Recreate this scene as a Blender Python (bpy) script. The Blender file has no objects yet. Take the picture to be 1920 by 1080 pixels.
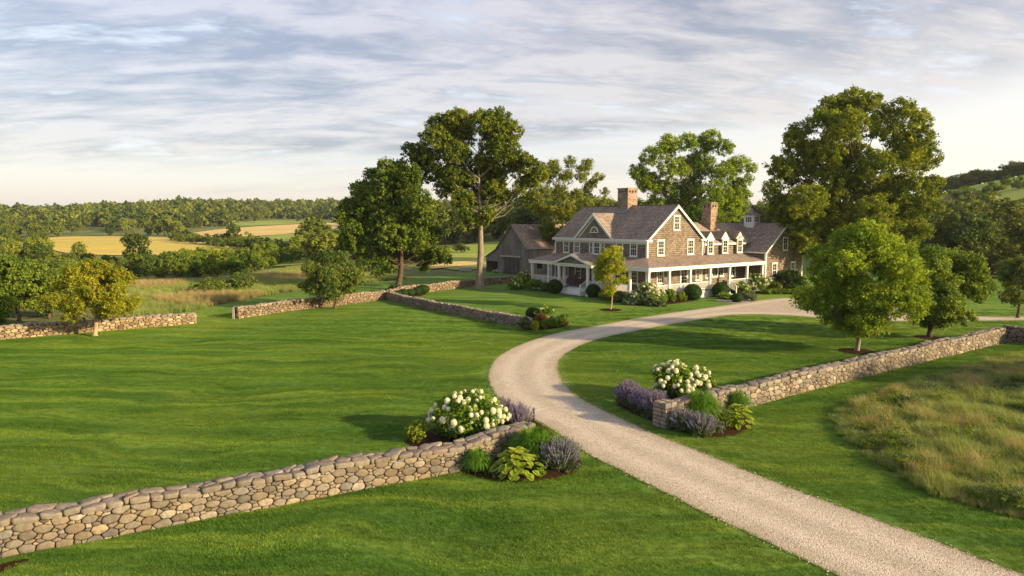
import bpy, math, random
import numpy as np
from mathutils import Vector, Matrix
from mathutils.geometry import delaunay_2d_cdt
S = bpy.context.scene
COL = S.collection
R = math.radians
F = 1250.0; TH = math.atan(0.1); CZ = 8.05; HY = 415.0
# ------------------------------------------------------------------ camera
cam = bpy.data.cameras.new("camera"); camo = bpy.data.objects.new("camera", cam); COL.objects.link(camo)
camo.location = (0, 0, CZ); camo.rotation_euler = (math.pi/2 - TH, 0, 0)
cam.sensor_width = 36; cam.lens = 36*F/1920; cam.clip_end = 12000; cam.clip_start = .1
S.camera = camo
# ------------------------------------------------------------------ terrain
def sst(a, b, x):
    t = np.clip((x-a)/(b-a), 0, 1); return t*t*(3-2*t)
def H(x, y):
    x = np.asarray(x, float); y = np.asarray(y, float)
    z = 9.5*sst(290, 640, y) + 11*sst(600, 960, y)
    z = z + 6.5*sst(520, 820, y)*np.exp(-((x+330)/150)**2) + 3*sst(500, 800, y)*np.exp(-((x+60)/70)**2) - 2.5*sst(500, 900, y)*np.exp(-((x+620)/130)**2) + 1.6*sst(330, 600, y)*np.sin(x/38+y/90)*np.sin(x/91+2)
    z = z + 1.4*sst(120, 300, y)*np.sin(x/45+1.0)*np.sin(y/70)
    z = z - 1.6*np.exp(-((x+75)**2/(2*30**2)+(y-125)**2/(2*28**2)))*sst(-30, -55, x)
    z = z + 30*np.exp(-((x-225)**2/(2*72**2)+(y-215)**2/(2*80**2)))*sst(58, 135, x)
    z = z + 5*sst(110, 260, y)*np.exp(-((x-20)/60)**2)*sst(400, 250, y)
    return z
def Hf(x, y): return float(H(x, y))
def ray(px, py):
    a = (px-960)/F; b = (540-py)/F
    return Vector((a, math.cos(TH)+b*math.sin(TH), -math.sin(TH)+b*math.cos(TH)))
def G(px, py):
    "point of the ground seen at a spot of the survey photograph"
    d = ray(px, py); d = d/d.y
    t = 4.0; o = t
    while t < 2500:
        x, y, z = d.x*t, t, CZ+d.z*t
        if z < Hf(x, y):
            lo, hi = o, t
            for _ in range(22):
                m = (lo+hi)/2
                if CZ+d.z*m < Hf(d.x*m, m): hi = m
                else: lo = m
            return Vector((d.x*hi, hi, Hf(d.x*hi, hi)))
        o = t; t *= 1.012
    return Vector((d.x*900, 900, Hf(d.x*900, 900)))
# ------------------------------------------------------------------ node helpers
class NT:
    def __init__(s, name, world=False):
        if world:
            m = bpy.data.worlds.new(name)
        else: m = bpy.data.materials.new(name)
        m.use_nodes = True; s.m = m; s.t = m.node_tree; s.t.nodes.clear()
        s.out = s.t.nodes.new('ShaderNodeOutputWorld' if world else 'ShaderNodeOutputMaterial')
    def n(s, typ, ins=None, **kw):
        nd = s.t.nodes.new(typ)
        for k, v in kw.items(): setattr(nd, k, v)
        for k, v in (ins or {}).items(): s.set(nd, k, v)
        return nd
    def set(s, nd, k, v):
        i = nd.inputs[k]
        if hasattr(v, 'links') or isinstance(v, bpy.types.NodeSocket): s.t.links.new(v, i)
        elif isinstance(v, bpy.types.Node): s.t.links.new(v.outputs[0], i)
        else:
            if i.type == 'RGBA' and len(v) == 3: v = (*v, 1)
            i.default_value = v
    def math(s, op, a, b=0.0, c=None, clamp=False):
        nd = s.n('ShaderNodeMath', operation=op, use_clamp=clamp); s.set(nd, 0, a); s.set(nd, 1, b)
        if c is not None: s.set(nd, 2, c)
        return nd.outputs[0]
    def mix(s, f, a, b, mode='MIX'):
        nd = s.n('ShaderNodeMix', data_type='RGBA', blend_type=mode)
        s.set(nd, 0, f); s.set(nd, 6, a); s.set(nd, 7, b); return nd.outputs[2]
    def noise(s, vec, scale, detail=4, rough=.55, dist=0):
        nd = s.n('ShaderNodeTexNoise', {'Scale': scale, 'Detail': detail, 'Roughness': rough, 'Distortion': dist})
        if vec is not None: s.set(nd, 'Vector', vec)
        return nd.outputs[0]
    def ramp(s, f, stops):
        nd = s.n('ShaderNodeValToRGB'); e = nd.color_ramp.elements
        while len(e) < len(stops): e.new(.5)
        for q, (p, c) in zip(e, stops):
            q.position = p; q.color = (*c, 1) if len(c) == 3 else c
        s.set(nd, 0, f); return nd.outputs[0]
    def rng(s, f, a, b, c=0.0, d=1.0):
        nd = s.n('ShaderNodeMapRange', {1: a, 2: b, 3: c, 4: d}); s.set(nd, 0, f); return nd.outputs[0]
    def mapping(s, vec, scale=(1, 1, 1), rot=(0, 0, 0), loc=(0, 0, 0)):
        nd = s.n('ShaderNodeMapping'); s.set(nd, 0, vec)
        nd.inputs['Scale'].default_value = scale; nd.inputs['Rotation'].default_value = rot; nd.inputs['Location'].default_value = loc
        return nd.outputs[0]
    def obj(s): return s.n('ShaderNodeTexCoord').outputs['Object']
    def uv(s): return s.n('ShaderNodeTexCoord').outputs['UV']
    def pos(s): return s.n('ShaderNodeNewGeometry').outputs['Position']
    def attr(s, name): return s.n('ShaderNodeAttribute', attribute_name=name)
    def bump(s, h, strength=.5, dist=.02, normal=None):
        nd = s.n('ShaderNodeBump', {'Strength': strength, 'Distance': dist}); s.set(nd, 'Height', h)
        if normal is not None: s.set(nd, 'Normal', normal)
        return nd.outputs[0]
    def fin(s, col, rough=.8, normal=None, spec=.3, **kw):
        p = s.n('ShaderNodeBsdfPrincipled'); s.set(p, 'Base Color', col); s.set(p, 'Roughness', rough)
        p.inputs['Specular IOR Level'].default_value = spec
        for k, v in kw.items(): s.set(p, k, v)
        if normal is not None: s.set(p, 'Normal', normal)
        s.t.links.new(p.outputs[0], s.out.inputs[0]); return s.m
M = {}
# ------------------------------------------------------------------ world and sun
SUN = Vector((.91, -.41, 0)).normalized(); SEL = R(17)
def make_world():
    w = NT("World", True); S.world = w.m
    sky = w.n('ShaderNodeTexSky', sky_type='NISHITA', sun_disc=False, sun_elevation=SEL, sun_rotation=math.atan2(SUN.x, SUN.y), altitude=50, air_density=1.0, dust_density=2.0, ozone_density=1.0)
    gen = w.n('ShaderNodeTexCoord').outputs['Generated']
    nrm = w.n('ShaderNodeVectorMath', operation='NORMALIZE'); w.set(nrm, 0, gen)
    sep = w.n('ShaderNodeSeparateXYZ'); w.set(sep, 0, nrm.outputs[0])
    x, y, z = sep.outputs
    zc = w.math('MAXIMUM', z, 0.0)
    zz = w.math('ADD', zc, .20)
    comb = w.n('ShaderNodeCombineXYZ'); w.set(comb, 0, w.math('DIVIDE', x, zz)); w.set(comb, 1, w.math('DIVIDE', y, zz))
    P = comb.outputs[0]
    # base sky by height
    base = w.ramp(zc, [(0, (.62, .54, .47)), (.06, (.60, .56, .52)), (.12, (.52, .52, .54)), (.22, (.41, .44, .52)), (.34, (.26, .32, .48)), (.6, (.14, .21, .42))])
    # toward the sun the low sky goes pale and warm
    dot = w.math('ADD', w.math('MULTIPLY', x, SUN.x), w.math('MULTIPLY', y, SUN.y))
    glow = w.math('MULTIPLY', w.rng(dot, -.50, .35), w.rng(zc, .30, .08), clamp=True)
    base = w.mix(w.math('MULTIPLY', glow, .9), base, (.75, .68, .58, 1))
    sk = w.mix(1.0, (0, 0, 0, 1), sky.outputs[0], 'ADD')
    P1 = w.mapping(P, (.95, 1.5, 1), (0, 0, R(-12)), (3.1, .4, 0))
    wob = w.noise(w.mapping(P, (.25, .4, 1)), 1.2, 3)
    off = w.n('ShaderNodeVectorMath', operation='MULTIPLY_ADD'); w.set(off, 0, w.n('ShaderNodeCombineXYZ', {0: wob, 1: wob}).outputs[0]); off.inputs[1].default_value = (.9, .5, 0); w.set(off, 2, P1)
    n1 = w.noise(off.outputs[0], 1.0, 6, .56, .35)
    n2 = w.noise(w.mapping(off.outputs[0], (1.4, 2.3, 1), (0, 0, R(10)), (7, 2, 1)), 2.1, 7, .62, .25)
    n3 = w.noise(w.mapping(off.outputs[0], (.9, 1.5, 1), (0, 0, 0), (1, 9, 4)), .9, 4, .55)
    # the deck ends low over the horizon, higher on the right
    edge = w.math('SUBTRACT', zc, w.math('ADD', .075, w.math('MULTIPLY', w.rng(x, -.1, .75), .11)))
    edge = w.math('ADD', edge, w.math('MULTIPLY', w.math('SUBTRACT', n3, .5), .12))
    em = w.rng(edge, -.008, .024)
    body = w.math('ADD', w.math('MULTIPLY', n1, .55), w.math('MULTIPLY', n2, .45))
    cm = w.math('MULTIPLY', w.rng(body, .34, .46), em, clamp=True)
    low = w.math('MULTIPLY', w.rng(w.noise(w.mapping(P, (.16, .9, 1), (0, 0, R(-4))), .9, 5, .6), .48, .62), w.rng(zc, .02, .05), clamp=True)
    low = w.math('MULTIPLY', low, w.rng(x, .45, -.3, 0, .7))
    cm = w.math('MAXIMUM', cm, low)
    shade = w.rng(w.math('ADD', w.math('MULTIPLY', n2, .6), w.math('MULTIPLY', n3, .4)), .42, .58)
    cc = w.mix(shade, (.225, .228, .268, 1), (.52, .465, .445, 1))
    cc = w.mix(w.math('MULTIPLY', glow, .5), cc, (.60, .535, .48, 1))
    lf = w.math('MULTIPLY', w.rng(x, .25, -.5), w.rng(zc, .08, .3), clamp=True)
    cc = w.mix(lf, cc, w.mix(1.0, cc, (.86, .93, 1.10, 1), 'MULTIPLY'))
    col = w.mix(w.math('MULTIPLY', cm, .92), base, cc)
    # thin bright edges between the cloud bands
    rim = w.math('MULTIPLY', w.rng(body, .45, .39), w.rng(body, .30, .37), clamp=True)
    col = w.mix(w.math('MULTIPLY', w.math('MULTIPLY', rim, em), .5), col, (.62, .63, .65, 1))
    b1 = w.n('ShaderNodeBackground', {'Strength': .66}); w.set(b1, 0, col)
    b2 = w.n('ShaderNodeBackground', {'Strength': .03}); w.set(b2, 0, sk)
    add = w.n('ShaderNodeAddShader'); w.set(add, 0, b1); w.set(add, 1, b2)
    w.t.links.new(add.outputs[0], w.out.inputs[0])
make_world()
sl = bpy.data.lights.new("sun", 'SUN'); sl.energy = 5.0; sl.angle = R(1.2); sl.color = (1.0, .74, .42)
so = bpy.data.objects.new("sun", sl); COL.objects.link(so)
sd = Vector((SUN.x*math.cos(SEL), SUN.y*math.cos(SEL), math.sin(SEL)))
so.rotation_euler = sd.to_track_quat('Z', 'Y').to_euler(); so.location = (60, -40, 60)
S.view_settings.view_transform = 'Standard'; S.view_settings.look = 'None'; S.view_settings.exposure = 1.0; S.view_settings.gamma = 1
# ------------------------------------------------------------------ materials
def mat_ground():
    t = NT("rough_meadow"); p = t.pos()
    a = t.noise(p, .05, 5, .6); b = t.noise(t.mapping(p, (1, 3, 1)), .22, 6, .65); c = t.noise(p, 2.5, 5, .7)
    col = t.mix(t.rng(b, .38, .62), (.14, .19, .05, 1), (.33, .28, .13, 1))
    col = t.mix(t.rng(a, .42, .6), col, (.13, .19, .045, 1))
    col = t.mix(t.rng(c, .3, .75, 0, .6), col, (.06, .075, .025, 1))
    M['ground'] = t.fin(col, .95, t.bump(t.math('ADD', b, c), .8, .5), .1)
def lawn_col(t, p, c1, c2, c3):
    a = t.noise(t.mapping(p, (.35, 1.1, 1), (0, 0, R(4))), .22, 4, .55); big = t.noise(p, .045, 3, .5)
    wv = t.n('ShaderNodeVectorMath', operation='ADD'); t.set(wv, 0, p); w_ = t.noise(p, .12, 2); t.set(wv, 1, t.n('ShaderNodeCombineXYZ', {1: t.math('MULTIPLY', w_, 7)}).outputs[0])
    st = t.noise(t.mapping(wv.outputs[0], (.05, 1.0, 1), (0, 0, R(5))), 1.0, 5, .6)
    st2 = t.noise(t.mapping(wv.outputs[0], (.25, 1.6, 1), (0, 0, R(-8))), 1.1, 5, .65)
    f = t.noise(t.mapping(p, (1.6, 4, 3)), 1.5, 5, .7, .4)
    col = t.mix(t.rng(a, .38, .62), (*c1, 1), (*c2, 1))
    col = t.mix(t.rng(st, .44, .60, 0, .75), col, (*c3, 1))
    dk = (c1[0]*.42, c1[1]*.52, c1[2]*.45, 1)
    col = t.mix(t.rng(st2, .48, .66, 0, .6), col, dk)
    col = t.mix(t.rng(f, .42, .66, 0, .6), col, dk)
    sp = t.n('ShaderNodeSeparateXYZ'); t.set(sp, 0, p); sy_ = t.math('ADD', t.math('ADD', sp.outputs[1], t.math('MULTIPLY', sp.outputs[0], .10)), t.math('MULTIPLY', w_, 2.2))
    mow = t.rng(t.math('SINE', t.math('MULTIPLY', sy_, 2.6)), -.35, .35)
    col = t.mix(t.math('MULTIPLY', mow, .22), col, dk)
    col = t.mix(t.rng(big, .50, .66, 0, .45), col, (c3[0]*1.2, c3[1]*1.02, c3[2], 1))
    return col, f
def mat_lawn(name, c1, c2, c3, k=1.0):
    t = NT(name); p = t.pos(); col, f = lawn_col(t, p, c1, c2, c3); g = t.noise(p, 38, 3, .7)
    col = t.mix(t.rng(g, .3, .8, 0, .4), col, (c2[0]*1.25, c2[1]*1.2, c2[2], 1))
    M[name] = t.fin(col, .85, t.bump(t.math('ADD', t.math('MULTIPLY', f, 1.8*k), g), .8, .14), .12)
LC = ((.078, .178, .021), (.138, .275, .038), (.240, .365, .052))
def mat_turf():
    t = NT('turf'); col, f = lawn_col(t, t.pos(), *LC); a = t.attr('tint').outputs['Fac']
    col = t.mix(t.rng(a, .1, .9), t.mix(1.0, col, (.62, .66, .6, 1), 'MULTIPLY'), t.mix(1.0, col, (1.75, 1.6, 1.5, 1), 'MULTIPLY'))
    d = t.n('ShaderNodeBsdfPrincipled'); t.set(d, 'Base Color', col); d.inputs['Roughness'].default_value = .6; d.inputs['Specular IOR Level'].default_value = .12
    tl = t.n('ShaderNodeBsdfTranslucent'); t.set(tl, 0, t.mix(1.0, col, (1.2, 1.1, .6, 1), 'MULTIPLY')); mx = t.n('ShaderNodeMixShader', {0: .3}); t.set(mx, 1, d); t.set(mx, 2, tl)
    t.t.links.new(mx.outputs[0], t.out.inputs[0]); M['turf'] = t.m
def mat_field(name, c1, c2, ang=0):
    t = NT(name); p = t.pos()
    a = t.noise(t.mapping(p, (.5, 1.4, 1), (0, 0, R(ang))), .035, 4, .55); r_ = t.noise(t.mapping(p, (.1, 2.2, 1), (0, 0, R(ang))), .45, 3, .5); f = t.noise(p, 1.1, 5, .7)
    col = t.mix(t.rng(a, .38, .62), (*c1, 1), (*c2, 1)); col = t.mix(t.rng(r_, .4, .7, 0, .35), col, (c1[0]*.6, c1[1]*.65, c1[2]*.6, 1))
    col = t.mix(t.rng(f, .35, .75, 0, .35), col, (c2[0]*.6, c2[1]*.7, c2[2]*.6, 1))
    M[name] = t.fin(col, .95, t.bump(f, .6, .4), .1)
def mat_gravel():
    t = NT("gravel"); p = t.pos()
    ed = t.attr('edge').outputs['Fac']
    v = t.n('ShaderNodeTexVoronoi', {'Scale': 38.0, 'Randomness': 1.0}); t.set(v, 'Vector', p)
    v2 = t.n('ShaderNodeTexVoronoi', {'Scale': 17.0}); t.set(v2, 'Vector', p)
    n = t.noise(p, .8, 5, .6); m = t.noise(p, 7, 5, .7); q = t.noise(p, 95, 2, .6)
    col = t.mix(t.rng(n, .35, .65), (.44, .385, .29, 1), (.55, .49, .385, 1))
    # loose stone in the middle and along the edges, packed tracks between
    wv = t.math('ADD', ed, t.math('MULTIPLY', t.math('SUBTRACT', n, .5), .9))
    e_ = t.math('DIVIDE', t.math('SUBTRACT', wv, 1.05), .42); tr = t.math('EXPONENT', t.math('MULTIPLY', t.math('MULTIPLY', e_, e_), -1.0))
    col = t.mix(t.rng(tr, .1, .9, 0, .85), col, (.70, .63, .51, 1))
    sepv = t.n('ShaderNodeSeparateColor'); t.set(sepv, 0, v.outputs['Color'])
    col = t.mix(t.rng(sepv.outputs[0], .5, 1, 0, .8), col, (.24, .18, .13, 1))
    col = t.mix(t.rng(sepv.outputs[1], .6, 1, 0, .8), col, (.74, .67, .55, 1))
    col = t.mix(t.rng(m, .48, .70, 0, .45), col, (.31, .25, .17, 1))
    col = t.mix(t.rng(q, .45, .75, 0, .35), col, (.22, .17, .13, 1))
    col = t.mix(t.rng(ed, .0, .35, .55, 0), col, (.33, .26, .17, 1))
    h = t.math('ADD', t.math('SUBTRACT', 1, v.outputs['Distance']), t.math('MULTIPLY', t.math('SUBTRACT', 1, v2.outputs['Distance']), .6))
    tr2 = t.noise(t.mapping(p, (.9, .9, 1)), 1.7, 5, .75, 1.2); col = t.mix(t.rng(tr2, .50, .68, 0, .35), col, (.40, .31, .20, 1))
    M['gravel'] = t.fin(col, .9, t.bump(h, .8, .03), .2)
def mat_stone(name, tint=(1, 1, 1)):
    t = NT(name); c = t.attr('col').outputs['Color']; p = t.obj()
    n = t.noise(p, 9, 6, .7); m = t.noise(p, 45, 4, .7); l = t.noise(p, 3.1, 4, .6)
    q_ = t.noise(p, 16, 5, .75)
    col = t.mix(t.rng(n, .35, .65), c, (.50, .49, .47, 1), 'MULTIPLY'); col = t.mix(.75, c, col)
    col = t.mix(t.rng(q_, .54, .66, 0, .5), col, (.16, .145, .12, 1))
    col = t.mix(t.rng(l, .50, .66, 0, .6), col, (.24, .235, .215, 1)); col = t.mix(t.rng(t.noise(p, .9, 3), .5, .65, 0, .5), col, (.25, .21, .16, 1))
    col = t.mix(t.rng(m, .55, .75, 0, .5), col, (.12, .10, .075, 1))
    col = t.mix(1.0, col, (*tint, 1), 'MULTIPLY')
    M[name] = t.fin(col, .9, t.bump(t.math('ADD', n, t.math('MULTIPLY', m, .6)), .7, .03), .2)
def mat_shingle(name, c1, c2, sx, sy, mort, bumpd=.02, streak=0.0):
    t = NT(name); uv = t.uv()
    w = t.noise(uv, .8, 3)
    b = t.n('ShaderNodeTexBrick', {'Color1': (0, 0, 0, 1), 'Color2': (1, 1, 1, 1), 'Mortar': (0, 0, 0, 1), 'Scale': 1.0, 'Mortar Size': .02, 'Mortar Smooth': .3, 'Bias': 0.0, 'Brick Width': sx, 'Row Height': sy}, offset=.5)
    wv = t.n('ShaderNodeVectorMath', operation='ADD'); t.set(wv, 0, uv); t.set(wv, 1, t.n('ShaderNodeCombineXYZ', {1: t.math('MULTIPLY', t.noise(uv, 4.5, 2), .05)}).outputs[0])
    t.set(b, 'Vector', wv.outputs[0])
    n = t.noise(t.mapping(uv, (1, .25, 1)), 5.5, 5, .7); l = t.noise(uv, .55, 4, .6)
    f = t.mix(.45, b.outputs['Color'], t.n('ShaderNodeCombineXYZ', {0: n, 1: n, 2: n}).outputs[0])
    col = t.mix(f, (*c1, 1), (*c2, 1))
    col = t.mix(t.rng(l, .42, .68, 0, .5), col, (c1[0]*.8, c1[1]*.85, c1[2]*.95, 1))
    col = t.mix(t.rng(n, .50, .68, 0, streak), col, (*mort, 1))
    col = t.mix(b.outputs['Fac'], col, (*mort, 1))
    sp = t.n('ShaderNodeSeparateXYZ'); t.set(sp, 0, wv.outputs[0])
    saw = t.math('FRACT', t.math('DIVIDE', sp.outputs[1], sy))
    h = t.math('SUBTRACT', t.math('MULTIPLY', t.math('SUBTRACT', 1, saw), 1.0), t.math('MULTIPLY', b.outputs['Fac'], .8))
    M[name] = t.fin(col, .88, t.bump(t.math('ADD', h, t.math('MULTIPLY', n, .4)), .9, bumpd), .2)
def mat_boards(name, c1, c2, bw=.28):
    t = NT(name); uv = t.uv()
    b = t.n('ShaderNodeTexBrick', {'Color1': (0, 0, 0, 1), 'Color2': (1, 1, 1, 1), 'Mortar': (0, 0, 0, 1), 'Scale': 1.0, 'Mortar Size': .012, 'Brick Width': 6.0, 'Row Height': bw}, offset=.37)
    t.set(b, 'Vector', t.mapping(uv, (1, 1, 1), (0, 0, R(90))))
    n = t.noise(t.mapping(uv, (9, .5, 1)), 1.5, 5, .7); l = t.noise(uv, .5, 4)
    f = t.mix(.5, b.outputs['Color'], t.n('ShaderNodeCombineXYZ', {0: n, 1: n, 2: n}).outputs[0])
    col = t.mix(f, (*c1, 1), (*c2, 1)); col = t.mix(t.rng(l, .45, .7, 0, .5), col, (c1[0]*.6, c1[1]*.6, c1[2]*.6, 1))
    col = t.mix(b.outputs['Fac'], col, (.02, .018, .015, 1))
    M[name] = t.fin(col, .9, t.bump(t.math('SUBTRACT', n, b.outputs['Fac']), .8, .02), .15)
def mat_brick():
    t = NT("chimney_brick"); uv = t.uv()
    b = t.n('ShaderNodeTexBrick', {'Color1': (.17, .12, .085, 1), 'Color2': (.46, .35, .25, 1), 'Mortar': (.13, .10, .08, 1), 'Scale': 1.0, 'Mortar Size': .014, 'Brick Width': .30, 'Row Height': .13}); t.set(b, 'Vector', uv)
    n = t.noise(uv, 3, 5, .7)
    col = t.mix(t.rng(n, .4, .7, 0, .6), b.outputs[0], (.22, .17, .14, 1))
    M['brick'] = t.fin(col, .9, t.bump(t.math('SUBTRACT', n, b.outputs['Fac']), .6, .01), .15)
def mat_plain(name, c, rough=.6, nz=.15, sc=3.0, spec=.3):
    t = NT(name); p = t.obj(); n = t.noise(p, sc, 5, .65)
    col = t.mix(t.rng(n, .3, .7, 0, 1), (*c, 1), (c[0]*(1-nz), c[1]*(1-nz), c[2]*(1-nz*1.2), 1))
    M[name] = t.fin(col, rough, t.bump(n, .2, .01), spec)
def mat_bark(name, c1, c2):
    t = NT(name); p = t.obj(); n = t.noise(t.mapping(p, (6, 6, .9)), 1.3, 6, .7, .4); l = t.noise(p, .8, 3)
    col = t.mix(t.rng(n, .35, .65), (*c1, 1), (*c2, 1)); col = t.mix(t.rng(l, .45, .65, 0, .4), col, (c1[0]*.7, c1[1]*.75, c1[2]*.6, 1))
    M[name] = t.fin(col, .95, t.bump(n, 1.0, .05), .1)
def mat_leaf(name, dark, light, tr=.35, var=.25, gloss=.10):
    t = NT(name); a = t.attr('tint').outputs['Fac']
    rnd = t.n('ShaderNodeObjectInfo').outputs['Random']
    f = t.math('ADD', a, t.math('MULTIPLY', t.math('SUBTRACT', rnd, .5), var), clamp=True)
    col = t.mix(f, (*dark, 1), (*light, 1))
    d = t.n('ShaderNodeBsdfPrincipled'); t.set(d, 'Base Color', col); d.inputs['Roughness'].default_value = .6; d.inputs['Specular IOR Level'].default_value = gloss
    tl = t.n('ShaderNodeBsdfTranslucent'); t.set(tl, 0, t.mix(1.0, col, (1.25, 1.15, .55, 1), 'MULTIPLY'))
    mx = t.n('ShaderNodeMixShader', {0: tr}); t.set(mx, 1, d); t.set(mx, 2, tl)
    t.t.links.new(mx.outputs[0], t.out.inputs[0]); M[name] = t.m
def mat_glass():
    t = NT("window_glass"); n = t.noise(t.obj(), 1.3, 2)
    col = t.mix(t.rng(n, .4, .6), (.018, .022, .02, 1), (.05, .055, .045, 1))
    M['glass'] = t.fin(col, .06, t.bump(n, .05, .01), .7)
mat_ground(); mat_gravel(); mat_brick(); mat_glass()
mat_lawn('lawn', *LC)
mat_lawn('meadow_turf', (.10, .15, .03), (.15, .20, .04), (.20, .21, .06), 2)
mat_field('gold', (.70, .50, .13), (.50, .44, .09), 6); mat_field('straw', (.70, .50, .23), (.58, .45, .15), 3); mat_field('pasture', (.24, .32, .06), (.34, .37, .09), 4)
mat_field('tan_field', (.22, .21, .10), (.17, .20, .075), -6)
mat_stone('fieldstone', (.72, .70, .665)); mat_stone('far_fieldstone', (.85, .79, .70))
mat_plain('joint', (.035, .028, .02), .95); mat_plain('mulch', (.055, .028, .016), .98, .6, 14, .05)
mat_shingle('wall_shingle', (.125, .097, .074), (.43, .36, .285), .24, .21, (.05, .035, .025), .03, .35)
mat_shingle('roof_shingle', (.215, .168, .135), (.55, .445, .355), .24, .24, (.045, .035, .03), .035, .5)
mat_boards('barn_board', (.13, .115, .10), (.30, .265, .225)); mat_boards('barn_door_board', (.075, .062, .05), (.17, .145, .12), .2)
mat_plain('white', (.72, .71, .68), .5, .08); mat_plain('deck_grey', (.25, .25, .26), .6, .15); mat_plain('dark', (.012, .011, .010), .9)
mat_plain('flag', (.30, .29, .27), .85, .35, 1.5); mat_plain('lead', (.17, .19, .21), .5); mat_plain('wicker', (.17, .10, .06), .7, .4, 20); mat_plain('iron', (.02, .02, .022), .5)
mat_plain('pale_wood', (.42, .44, .42), .8, .3); mat_plain('granite', (.33, .30, .26), .9, .4, 4)
mat_bark('bark_grey', (.16, .135, .105), (.33, .29, .23)); mat_bark('bark_brown', (.06, .045, .032), (.14, .105, .075)); mat_bark('bark_pale', (.26, .20, .13), (.42, .33, .22))
mat_leaf('leaf_maple_dark', (0.034, 0.078, 0.014), (0.208, 0.279, 0.031), .25)
mat_leaf('leaf_oak', (0.065, 0.121, 0.019), (0.348, 0.368, 0.037))
mat_leaf('leaf_big', (0.052, 0.112, 0.014), (0.348, 0.381, 0.031))
mat_leaf('leaf_young', (0.102, 0.196, 0.023), (0.455, 0.536, 0.037))
mat_leaf('leaf_small_dark', (0.055, 0.112, 0.026), (0.237, 0.279, 0.043), .28)
mat_leaf('leaf_gold', (0.140, 0.190, 0.018), (0.480, 0.440, 0.040), .4)
mat_leaf('leaf_lime', (0.158, 0.245, 0.020), (0.546, 0.510, 0.034), .42)
mat_leaf('leaf_wood', (0.052, 0.097, 0.023), (0.287, 0.328, 0.051), .3, .9)
mat_leaf('leaf_hill', (0.057, 0.113, 0.033), (0.317, 0.335, 0.065), .25, .5)
mat_leaf('leaf_bush', (0.070, 0.140, 0.020), (0.300, 0.360, 0.040), .35, .9)
mat_leaf('leaf_box', (0.021, 0.051, 0.011), (0.068, 0.128, 0.021), .15)
mat_leaf('leaf_shrub', (0.047, 0.112, 0.019), (0.264, 0.345, 0.037), .3)
mat_leaf('leaf_hydrangea', (0.054, 0.132, 0.016), (0.278, 0.411, 0.034), .3)
mat_leaf('leaf_bronze', (0.117, 0.065, 0.026), (0.312, 0.182, 0.065), .3); mat_leaf('leaf_silver', (0.100, 0.140, 0.080), (0.240, 0.280, 0.180), .2)
mat_leaf('leaf_sage', (0.070, 0.110, 0.050), (0.160, 0.200, 0.110), .25)
mat_leaf('pebble', (0.260, 0.200, 0.140), (0.780, 0.680, 0.540), 0.0, .9); mat_leaf('blade', (0.046, 0.130, 0.010), (0.156, 0.312, 0.033), .35); mat_leaf('hosta', (0.060, 0.150, 0.010), (0.500, 0.560, 0.070), .3, 0)
mat_leaf('lavender', (.16, .125, .235), (.42, .36, .54), .25, .1); mat_leaf('catmint', (0.190, 0.185, 0.240), (0.380, 0.360, 0.460), .25, .1)
mat_leaf('petal', (0.700, 0.720, 0.480), (0.860, 0.840, 0.760), .2, .05, .05); mat_leaf('petal_yellow', (0.650, 0.450, 0.050), (0.800, 0.700, 0.250), .3, .05)
mat_turf(); mat_leaf('tallgrass', (0.130, 0.210, 0.040), (0.420, 0.450, 0.150), .3, .45); mat_leaf('strawgrass', (0.250, 0.220, 0.090), (0.520, 0.430, 0.200), .3, .3)

def mat_haze():
    t = NT('haze'); v = t.n('ShaderNodeVolumePrincipled', {'Density': .00012, 'Color': (.80, .86, .95, 1), 'Anisotropy': .3}); t.t.links.new(v.outputs[0], t.out.inputs['Volume']); M['haze'] = t.m
mat_haze()
# ------------------------------------------------------------------ object helpers
def tag(o, label=None, cat=None, group=None, kind=None):
    if label: o['label'] = label
    if cat: o['category'] = cat
    if group: o['group'] = group
    if kind: o['kind'] = kind
    return o
def link(name, me, parent=None, loc=(0, 0, 0), rz=0):
    o = bpy.data.objects.new(name, me); COL.objects.link(o); o.location = loc; o.rotation_euler.z = rz
    if parent is not None: o.parent = parent
    return o
def npmesh(name, V, Fs, mats, tint=None, col=None, mi=None, smooth=False):
    "V Nx3, Fs list of face arrays (each kxn), mi list of material indices per array"
    me = bpy.data.meshes.new(name)
    V = np.asarray(V, np.float32)
    if not isinstance(Fs, (list, tuple)): Fs = [Fs]
    if mi is None: mi = [0]*len(Fs)
    me.vertices.add(len(V)); me.vertices.foreach_set('co', V.ravel())
    loops = np.concatenate([np.asarray(f, np.int32).ravel() for f in Fs if len(f)])
    tot = np.concatenate([np.full(len(f), np.asarray(f).shape[1], np.int32) for f in Fs if len(f)])
    mid = np.concatenate([np.full(len(f), m, np.int32) for f, m in zip(Fs, mi) if len(f)])
    st = np.concatenate([[0], np.cumsum(tot)[:-1]]).astype(np.int32)
    me.loops.add(len(loops)); me.loops.foreach_set('vertex_index', loops)
    me.polygons.add(len(tot)); me.polygons.foreach_set('loop_start', st); me.polygons.foreach_set('loop_total', tot)
    me.polygons.foreach_set('material_index', mid)
    me.polygons.foreach_set('use_smooth', np.full(len(tot), smooth))
    if tint is not None:
        a = me.attributes.new('tint', 'FLOAT', 'POINT'); a.data.foreach_set('value', np.asarray(tint, np.float32))
    if col is not None:
        a = me.attributes.new('col', 'FLOAT_COLOR', 'POINT'); c = np.ones((len(V), 4), np.float32); c[:, :3] = col; a.data.foreach_set('color', c.ravel())
    for m in mats: me.materials.append(M[m])
    me.update(); me.validate(); return me
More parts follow.
